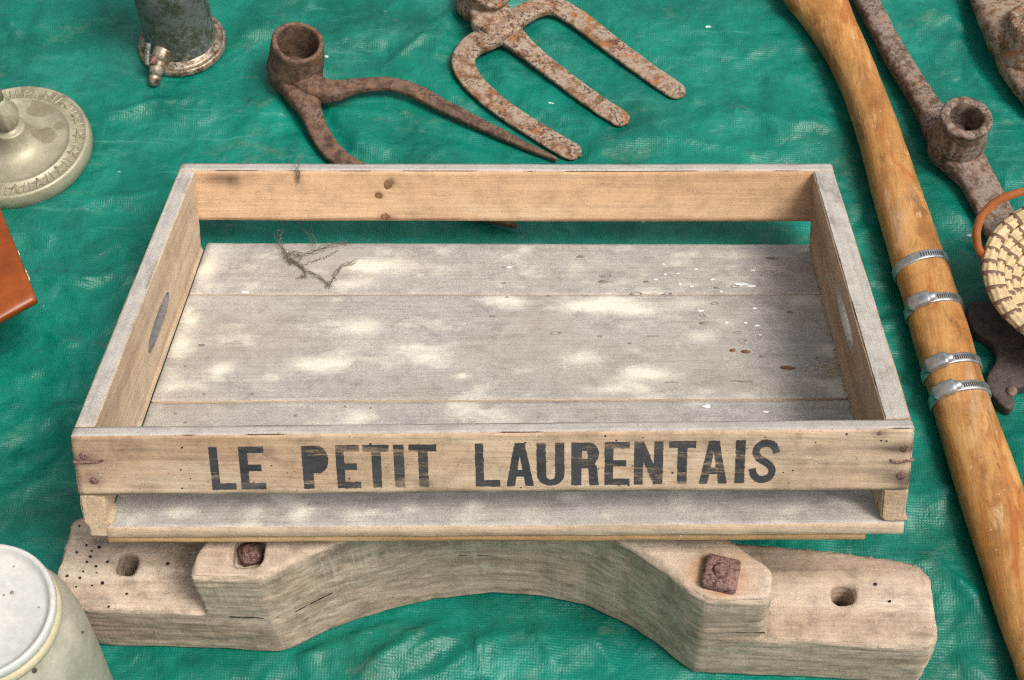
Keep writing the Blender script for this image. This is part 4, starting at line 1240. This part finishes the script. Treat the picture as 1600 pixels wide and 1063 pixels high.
# ------------------------------------------------------------------ long wooden handle with hose clamps
handle = empty('wooden_tool_handle', P(1450, 500, 0))
tag(handle, 'long curved honey-coloured wooden tool handle bound with four steel hose clamps', 'tool handle')
LE = [(1196, -45), (1228, 0), (1262, 42), (1291, 88), (1312, 132), (1332, 190), (1351, 260), (1370, 330), (1391, 402), (1411, 472), (1431, 545), (1451, 615), (1475, 700), (1500, 782), (1525, 862), (1550, 940), (1574, 1010), (1600, 1085), (1640, 1190)]
RE = [(1308, -45), (1325, 0), (1344, 50), (1364, 98), (1385, 152), (1410, 218), (1430, 276), (1450, 336), (1473, 398), (1496, 462), (1515, 524), (1535, 592), (1562, 668), (1593, 748), (1622, 826), (1650, 902), (1676, 970), (1704, 1044), (1745, 1150)]
hp = []
for a_, b_ in zip(LE, RE):
    zc = 0.021
    A_, B_ = P(*a_, zc), P(*b_, zc)
    hp.append([*((A_ + B_) / 2), (A_ - B_).length, 0.0])
hp = np.array(hp)
T_ = np.gradient(hp[:, :2], axis=0); T_ /= np.linalg.norm(T_, axis=1)[:, None]
for i in range(len(hp)):
    A_, B_ = P(*LE[i], 0.021), P(*RE[i], 0.021)
    d_ = np.array([(B_ - A_).x, (B_ - A_).y])
    w_ = abs(d_[0] * -T_[i][1] + d_[1] * T_[i][0])
    hp[i, 3] = w_
    hp[i, 4] = min(w_, 0.042) * 0.98
    hp[i, 2] = hp[i, 4] / 2 + 0.001
HC = catmull(hp, 220)
v, f = sweep(hp.tolist(), 220, 40, 2.1, 0.0011, 16, 4)
hs = add('shaft', (v, f), 'handle_wood', handle)

def clamp(py, skew, housing, slots, seed):
    k = int(np.argmin([abs(((ROT.T @ (c_[:3] - CAM))[1] / -(ROT.T @ (c_[:3] - CAM))[2]) * -FPX + 531.5 - py) for c_ in HC]))
    c_, t_ = HC[k], HC[k + 2, :3] - HC[k - 2, :3]
    t_ /= np.linalg.norm(t_)
    sd_ = np.cross(t_, [0, 0, 1]); sd_ /= np.linalg.norm(sd_)
    u_ = np.cross(sd_, t_)
    a_, b_ = c_[3] / 2 + 0.0014, c_[4] / 2 + 0.0014
    def pt(phi, along, lift):
        cs, sn = math.sin(phi), math.cos(phi)          # phi 0 = top, positive = right of the photo
        s_ = sgn * cs
        return c_[:3] + sd_ * s_ * (a_ + lift) + u_ * sn * (b_ + lift) + t_ * (along + skew * s_ * a_)
    sgn = 1.0 if sd_[0] > 0 else -1.0
    W_ = 0.0045
    V, F = [], []
    n = 72
    for i in range(n):
        ph = 2 * math.pi * i / n
        for (al, lf) in ((-W_, -0.0012), (-W_, 0.0004), (-W_ * 0.8, 0.0007), (W_ * 0.8, 0.0007), (W_, 0.0004), (W_, -0.0012)):
            V.append(pt(ph, al, lf))
    for i in range(n):
        for j in range(5):
            F.append((i * 6 + j, i * 6 + j + 1, ((i + 1) % n) * 6 + j + 1, ((i + 1) % n) * 6 + j))
    band = add('hose_clamp', (V, F), 'zinc', handle)
    bm = bmesh.new(); bm.from_mesh(band.data); bmesh.ops.recalc_face_normals(bm, faces=bm.faces); bm.to_mesh(band.data); bm.free()
    band['label'] = 'galvanised steel hose clamp'
    V, F = [], []
    for i in range(slots[2]):
        ph = slots[0] + (slots[1] - slots[0]) * i / (slots[2] - 1)
        dp = 0.024
        o_ = len(V)
        for lf in (0.0006, 0.00085):
            for (dph, al) in ((-dp, -W_ * 0.6), (dp, -W_ * 0.45), (dp, W_ * 0.6), (-dp, W_ * 0.45)):
                V.append(pt(ph + dph, al, lf))
        F += [(o_, o_ + 1, o_ + 2, o_ + 3), (o_ + 7, o_ + 6, o_ + 5, o_ + 4)] + [(o_ + i_, o_ + (i_ + 1) % 4, o_ + 4 + (i_ + 1) % 4, o_ + 4 + i_) for i_ in range(4)]
    tag(obj('band_slots', rel(V, handle), F, 'zinc_slot', band, False), None, kind='stuff')
    if housing:
        path = []
        for i in range(9):
            ph = housing[0] + (housing[1] - housing[0]) * i / 8
            p = pt(ph, 0, 0.0030)
            path.append((*p, 0.0130, 0.0090))
        nrm = pt(sum(housing) / 2, 0, 1) - pt(sum(housing) / 2, 0, 0)
        hb_ = obj('screw_housing', *[(rel(vv, handle), ff) for vv, ff in [sweep(path, 24, 16, 3.6, up=tuple(nrm), cap=1)]][0], 'zinc', band)
        path = []
        for i in range(4):
            p = pt(housing[1] + 0.13 * i / 3 + 0.02, 0, 0.0030)
            path.append((*p, 0.0085, 0.0070))
        vv, ff = sweep(path, 8, 12, 2.0, up=tuple(nrm))
        obj('screw_head', rel(vv, handle), ff, 'zinc', band)
    return band
clamp(418, 0.10, None, (-0.15, 0.75, 11), 1)
clamp(488, 0.06, (-0.95, -0.35), (-0.02, 0.70, 11), 2)
clamp(581, 0.10, (-0.95, -0.35), (-0.02, 0.70, 11), 3)
clamp(622, 0.06, (-0.95, -0.35), (-0.02, 0.70, 11), 4)

# ------------------------------------------------------------------ straw basket
bc = P(1686, 437, 0.058)
basket = empty('straw_basket', (bc.x, bc.y, 0.0135))
tag(basket, 'small coiled straw basket with brown lashings and a reddish cane handle', 'basket')
ROWS = [(0.080, 0.050), (0.0715, 0.041), (0.063, 0.0325), (0.054, 0.025), (0.045, 0.019), (0.0355, 0.0145), (0.026, 0.012), (0.0165, 0.011), (0.007, 0.0105)]
lash_me = None
RC = 0.0063
for i, (r, z) in enumerate(ROWS):
    n = max(24, int(180 * r / 0.08))
    V, F = [], []
    seg = 30
    for k in range(n):
        th = 2 * math.pi * k / n
        rc = RC * (1 + 0.06 * mnoise.noise(Vector((th * 4, i * 3, 0))))
        for j in range(seg):
            ph = 2 * math.pi * j / seg
            q = rc * (0.86 + 0.22 * abs(math.sin(3.5 * ph + th * r * 90 + i)) + 0.05 * mnoise.noise(Vector((ph * 3, th * 30 * r / 0.08, i))))
            V.append(((r + q * math.cos(ph)) * math.cos(th), (r + q * math.cos(ph)) * math.sin(th), z + q * math.sin(ph)))
    F = [(k * seg + j, ((k + 1) % n) * seg + j, ((k + 1) % n) * seg + (j + 1) % seg, k * seg + (j + 1) % seg) for k in range(n) for j in range(seg)]
    coil = obj('coil', V, F, 'straw', basket)
    if lash_me is None:
        lv, lf = sweep([(0.0, (RC + 0.0004) * math.cos(t), (RC + 0.0004) * math.sin(t), 0.0014, 0.0046) for t in [2 * math.pi * k / 22 for k in range(22)]], closed=True, seg=6, power=3, up=(1, 0, 0))
        # sweep's width runs along x here
        lo = obj('lashing', lv, lf, 'lash', None)
        bm = bmesh.new(); bm.from_mesh(lo.data); bmesh.ops.recalc_face_normals(bm, faces=bm.faces); bm.to_mesh(lo.data); bm.free()
        lash_me = lo.data
        bpy.data.objects.remove(lo)
    cnt = max(4, int(2 * math.pi * r / 0.0145))
    for k in range(cnt):
        th = 2 * math.pi * (k + 0.5 * (i % 2) + random.uniform(-0.12, 0.12)) / cnt
        lo = bpy.data.objects.new('lashing', lash_me)
        col.objects.link(lo)
        lo.parent = coil
        lo.location = (r * math.cos(th), r * math.sin(th), z)
        lo.rotation_euler = Matrix.Rotation(th + math.pi / 2, 3, 'Z').to_euler()
        lo.rotation_euler = (Matrix.Rotation(th + math.pi / 2, 3, 'Z') @ Matrix.Rotation(0.45 + random.uniform(-0.12, 0.12), 3, 'Y')).to_euler()
bx = basket.location
hpth = [(P(1543, 408, 0.055), .0075), (P(1528, 385, 0.070), .0078), (P(1528, 352, 0.086), .0080), (P(1548, 322, 0.100), .0078), (P(1585, 303, 0.112), .0076), (P(1640, 296, 0.118), .0075), (P(1720, 300, 0.112), .0075), (P(1775, 330, 0.085), .0075), (P(1790, 380, 0.055), .0075)]
add('handle', sweep([(*p, w_, w_) for p, w_ in hpth], 90, 14, 2, 0.0004, 40, 2), 'cane', basket)

# ------------------------------------------------------------------ metal canister with tap
cb = P(286, 72, 0.0)
can = empty('metal_canister', (cb.x, cb.y, 0))
tag(can, 'tarnished green metal cylinder with a flanged foot and a small tap', 'canister')
obj('foot', *lathe([(0.0001, 0.0005), (0.0455, 0.0005), (0.0463, 0.002), (0.0463, 0.0065), (0.0450, 0.0085), (0.0435, 0.0085), (0.0425, 0.0070), (0.0385, 0.0085), (0.0375, 0.013), (0.030, 0.014), (0.0001, 0.014)], 80, amp=0.0004, freq=60), 'can_base', can)
obj('body', *lathe([(0.0001, 0.010), (0.0370, 0.010)] + [(0.0366 + 0.0002 * math.sin(k), 0.012 + k * 0.012) for k in range(16)] + [(0.031, 0.196), (0.0001, 0.198)], 72, amp=0.0007, freq=30, seed=3), 'can_green', can)
tb = P(254, 90, 0.020)
t0 = Vector((tb.x, tb.y, 0.020)) - can.location
out = Vector((t0.x, t0.y, 0)).normalized()
tap = obj('tap', *sweep([(*(out * 0.034 + Vector((0, 0, 0.022))), 0.016, 0.016), (*(out * 0.041 + Vector((0, 0, 0.021))), 0.015, 0.015), (*(out * 0.047 + Vector((0, 0, 0.019))), 0.017, 0.017), (*(out * 0.053 + Vector((0, 0, 0.016))), 0.016, 0.016)], 24, 16, 2, 0.0004, 120), 'can_base', can)
obj('spout', *sweep([(*(out * 0.053 + Vector((0, 0, 0.017))), 0.011, 0.011), (*(out * 0.056 + Vector((0, 0, 0.014))), 0.0105, 0.0105), (*(out * 0.059 + Vector((0, 0, 0.011))), 0.0135, 0.0135), (*(out * 0.061 + Vector((0, 0, 0.009))), 0.0130, 0.0130)], 20, 14, 2, 0.0003, 150), 'can_base', tap)
sdv = Vector((-out.y, out.x, 0))
if sdv.x > 0: sdv = -sdv
obj('collar', *sweep([(*(out * 0.0355 + Vector((0, 0, 0.024))), 0.022, 0.021), (*(out * 0.0395 + Vector((0, 0, 0.0235))), 0.020, 0.019)], 6, 16), 'can_base', tap)
obj('lever', *sweep([(*(out * 0.056 + sdv * 0.007 + Vector((0, 0, 0.025))), 0.005, 0.004), (*(out * 0.050 + sdv * 0.010 + Vector((0, 0, 0.029))), 0.0055, 0.0035), (*(out * 0.040 + sdv * 0.012 + Vector((0, 0, 0.037))), 0.0065, 0.003)], 16, 10, 3), 'can_green', tap)
obj('plug', *lathe([(0.0001, 0.0), (0.0048, 0.0), (0.0050, 0.004), (0.0042, 0.0055), (0.0001, 0.006)], 20, mat=frame_z(out * 0.050 + sdv * 0.002 + Vector((0, 0, 0.0235)), (sdv.x * 0.6, sdv.y * 0.6, 1))), 'rust_nail', tap)

# ------------------------------------------------------------------ candlestick
cc = P(22, 219, 0.019)
cand = empty('brass_candlestick', (cc.x, cc.y, 0))
tag(cand, 'dull brass candlestick with a broad round foot edged with stars', 'candlestick')
R0 = 0.0750
prof = [(0.0001, 0.0008), (R0 - 0.001, 0.0008), (R0, 0.002), (R0 + 0.0005, 0.010), (R0 - 0.0005, 0.0165), (R0 - 0.002, 0.0185), (R0 - 0.0040, 0.0185), (R0 - 0.0048, 0.0174), (R0 - 0.0175, 0.0182), (R0 - 0.0180, 0.0193), (R0 - 0.0198, 0.0193), (R0 - 0.0206, 0.0178), (R0 - 0.026, 0.0162), (R0 - 0.035, 0.0152), (0.034, 0.0158), (0.026, 0.0185), (0.0195, 0.0245), (0.0165, 0.032), (0.0158, 0.037), (0.0158, 0.0385), (0.0140, 0.0392), (0.0075, 0.0396), (0.007, 0.044), (0.0001, 0.044)]
obj('foot', *lathe(prof, 110, amp=0.00015, freq=40), 'pewter', cand)
kn = lambda r, z, a_: r * (1 + 0.035 * math.cos(10 * a_))
obj('knob', *lathe([(0.0001, 0.040), (0.007, 0.040), (0.0095, 0.043), (0.0128, 0.049), (0.0145, 0.056), (0.0135, 0.064), (0.0105, 0.070), (0.0075, 0.074), (0.0065, 0.080), (0.0001, 0.081)], 60, wob=kn), 'pewter', cand)
obj('stem', *lathe([(0.0001, 0.078), (0.0065, 0.078), (0.0068, 0.095), (0.009, 0.105), (0.0105, 0.112), (0.0075, 0.120), (0.0001, 0.121)], 40), 'pewter', cand)
# tarnish patches: thin crusts on the dish
star_me = None
rs = R0 - 0.0112
for k in range(17):
    a_ = 2 * math.pi * (k + 0.3) / 17
    if star_me is None:
        V = [(0, 0, 0.0038)]
        for i in range(10):
            t = math.pi * i / 5 + math.pi / 2
            rr = 0.0072 if i % 2 == 0 else 0.0027
            V.append((rr * math.cos(t), rr * math.sin(t), 0.0003))
        for i in range(10):
            V.append((V[i + 1][0], V[i + 1][1], -0.0012))
        F = [(0, 1 + i, 1 + (i + 1) % 10) for i in range(10)] + [(1 + i, 11 + i, 11 + (i + 1) % 10, 1 + (i + 1) % 10) for i in range(10)]
        V += [(v_[0] * 1.22, v_[1] * 1.22, 0.00025) for v_ in V[1:11]] + [(v_[0] * 1.22, v_[1] * 1.22, -0.0012) for v_ in V[1:11]]  # wider dark star under each one paints the shade around its edges
        F += [(1 + i, 21 + i, 21 + (i + 1) % 10, 1 + (i + 1) % 10)[::-1] for i in range(10)] + [(21 + i, 31 + i, 31 + (i + 1) % 10, 21 + (i + 1) % 10) for i in range(10)]
        so = obj('star', V, F, ['pewter', 'pewter_dark'], cand, False, [0] * 20 + [1] * 20)
        star_me = so.data
    else:
        so = bpy.data.objects.new('star', star_me); col.objects.link(so); so.parent = cand
    so.location = (rs * math.cos(a_), rs * math.sin(a_), 0.0180)
    so.rotation_euler = (0, 0, a_ + math.pi / 2)
ray_me = None
for k in range(34):
    a_ = 2 * math.pi * (k // 2 + 0.8 + (0.11 if k % 2 else -0.11)) / 17
    if ray_me is None:
        v, f = sweep([(-0.0052, 0, 0, 0.0012, 0.0012), (0, 0, 0.0003, 0.0018, 0.0015), (0.0052, 0, 0, 0.0022, 0.0012)], 8, 8)
        so = obj('ridge', v, f, 'pewter', cand); ray_me = so.data
    else:
        so = bpy.data.objects.new('ridge', ray_me); col.objects.link(so); so.parent = cand
    so.location = (rs * math.cos(a_), rs * math.sin(a_), 0.0180)
    so.rotation_euler = (0, 0, a_ + (0.12 if k % 2 else -0.12))
for (px, py, r, k) in ((66, 168, 0.0115, 1.5), (71, 213, 0.0105, 0.95), (92, 196, 0.0045, 1.2), (48, 138, 0.0075, 1.4), (90, 153, 0.0080, 1.3)):
    p = P(px, py, 0.0165) - cand.location
    V = []
    n = 26
    rad = math.hypot(p.x, p.y)
    def hz(x, y):
        r_ = math.hypot(x, y)
        return float(np.interp(r_, [q_[0] for q_ in prof[-6:0:-1]][::1], [q_[1] for q_ in prof[-6:0:-1]]))
    for s_ in (1, 0.66, 0.33, 0.0):
        for i in range(n):
            t = 2 * math.pi * i / n
            rr = r * s_ * (1 + 0.35 * mnoise.noise(Vector((math.cos(t) * 1.4, math.sin(t) * 1.4, px))) + 0.12 * mnoise.noise(Vector((math.cos(t) * 5, math.sin(t) * 5, px))))
            x, y = p.x + rr * k * math.cos(t), p.y + rr * math.sin(t)
            V.append((x, y, hz(x, y) + (0.00015 if s_ == 1 else 0.0004)))
    F = [(l * n + i, l * n + (i + 1) % n, (l + 1) * n + (i + 1) % n, (l + 1) * n + i) for l in range(3) for i in range(n)]
    obj('tarnish_patch', V, F, 'pewter_dark', cand)

# ------------------------------------------------------------------ varnished box corner at the left edge
bz = 0.10
A_, B_, C_ = P(-45, 214, bz), P(57, 466, bz), P(-70, 536, bz)
box = empty('varnished_box', (P(-60, 400, 0).x, P(-60, 400, 0).y, 0))
tag(box, 'orange-brown varnished wooden box lid corner with chipped edges at the left edge', 'box')
u = (A_ - B_); v_ = (C_ - B_)
mtx = Matrix(((-v_.normalized().x, u.normalized().x, 0, B_.x), (-v_.normalized().y, u.normalized().y, 0, B_.y), (0, 0, 1, 0), (0, 0, 0, 1)))
mtx = Matrix.Translation(-Vector(box.location)) @ mtx
v, f, s = rough_box((-0.16, 0, bz - 0.008), (0, 0.22, bz), r=0.0010, step=0.005, grain=1, amp=0.0002, edge=0.0007, seed=33)
o = obj('lid', [mtx @ Vector(p) for p in v], f, ['varnish'], box)
v, f, s = rough_box((-0.150, 0.07, 0.001), (-0.075, 0.20, bz - 0.0085), r=0.001, step=0.01, grain=1, seed=34)
obj('body', [mtx @ Vector(p) for p in v], f, ['varnish'], box)
V, F = [], []
chips = []
for k in range(7):
    y = random.choice([0.002, 0.02, 0.03, 0.05, 0.09, 0.12]) + random.uniform(-0.006, 0.006)
    L_ = random.uniform(0.002, 0.007)
    chips.append(sweep([(0.0004, y, bz - 0.0006, 0.0006, 0.0014), (0.0004, y + L_ / 2, bz - 0.0006, 0.0012, 0.0016), (0.0004, y + L_, bz - 0.0006, 0.0006, 0.0014)], 8, 8, amp=0.0004, freq=300, seed=k))
v, f = merge(chips)
tag(obj('chipped_edge', [mtx @ Vector(p) for p in v], f, 'chip', box), None, kind='stuff')

# ------------------------------------------------------------------ stoneware jar with lid
jc = Vector((-0.3555, -0.0765, 0))
jar = empty('stoneware_jar', jc)
tag(jar, 'olive-grey stoneware jar with a white dished lid at the bottom left corner', 'jar')
RJ = 0.0535
obj('body', *lathe([(0.0001, 0.001), (0.052, 0.001), (0.056, 0.006), (0.0575, 0.04), (0.0600, 0.08), (0.0615, 0.115), (0.0615, 0.140), (0.0600, 0.160), (0.0555, 0.173), (0.0515, 0.180), (0.0505, 0.184), (0.0001, 0.184)], 96, amp=0.0005, freq=20, seed=4), 'stoneware', jar)
obj('rim', *lathe([(0.050, 0.180), (0.0535, 0.1815), (0.0548, 0.185), (0.0540, 0.189), (0.0515, 0.1905), (0.048, 0.189), (0.048, 0.180)], 96, amp=0.0002, ends=False), 'stoneware_rim', jar)
obj('lid', *lathe([(0.0001, 0.188), (RJ - 0.006, 0.188), (RJ - 0.001, 0.1925), (RJ, 0.1955), (RJ - 0.0006, 0.1995), (RJ - 0.0024, 0.2012), (RJ - 0.0046, 0.1995), (RJ - 0.0062, 0.1950), (RJ - 0.010, 0.1935), (0.02, 0.1950), (0.0001, 0.1952)], 96, amp=0.0002, freq=40), 'enamel', jar)
for (px, py, r) in ((54, 1048, 0.0022), (129, 988, 0.0012)):
    d = Vector(ray(px, py))
    # where the sight line meets the jar's body
    o_ = Vector(CAM) - jc
    best = None
    for k in range(4000):
        p = o_ + d * (0.8 + k * 0.0001 * 1.5)
        rr = float(np.interp(p.z, [0.001, 0.006, 0.04, 0.08, 0.115, 0.14, 0.16, 0.173, 0.18], [0.052, 0.056, 0.061, 0.0635, 0.0645, 0.0635, 0.06, 0.0555, 0.0515]))
        if p.z < 0.18 and math.hypot(p.x, p.y) < rr:
            best = p; break
    if best:
        nn = Vector((best.x, best.y, 0.02)).normalized()
        obj('glaze_spot', *lathe([(0.0001, -0.001), (r, -0.0008), (r * 0.9, 0.0004), (r * 0.5, 0.0008), (0.0001, 0.0009)], 14, mat=frame_z(best, nn, (0, 0, 1)), ends=False), 'rust_dark', jar)
for (px, py, r) in ((19, 926, 0.0014), (6, 930, 0.0008), (61, 949, 0.0006), (22, 885, 0.0006)):
    p = P(px, py, 0.1953) - jc
    obj('glaze_spot', *lathe([(0.0001, 0.0), (r, 0.0001), (r * 0.6, 0.0003), (0.0001, 0.0003)], 10, mat=Matrix.Translation(p), ends=False), 'ringstain', jar)
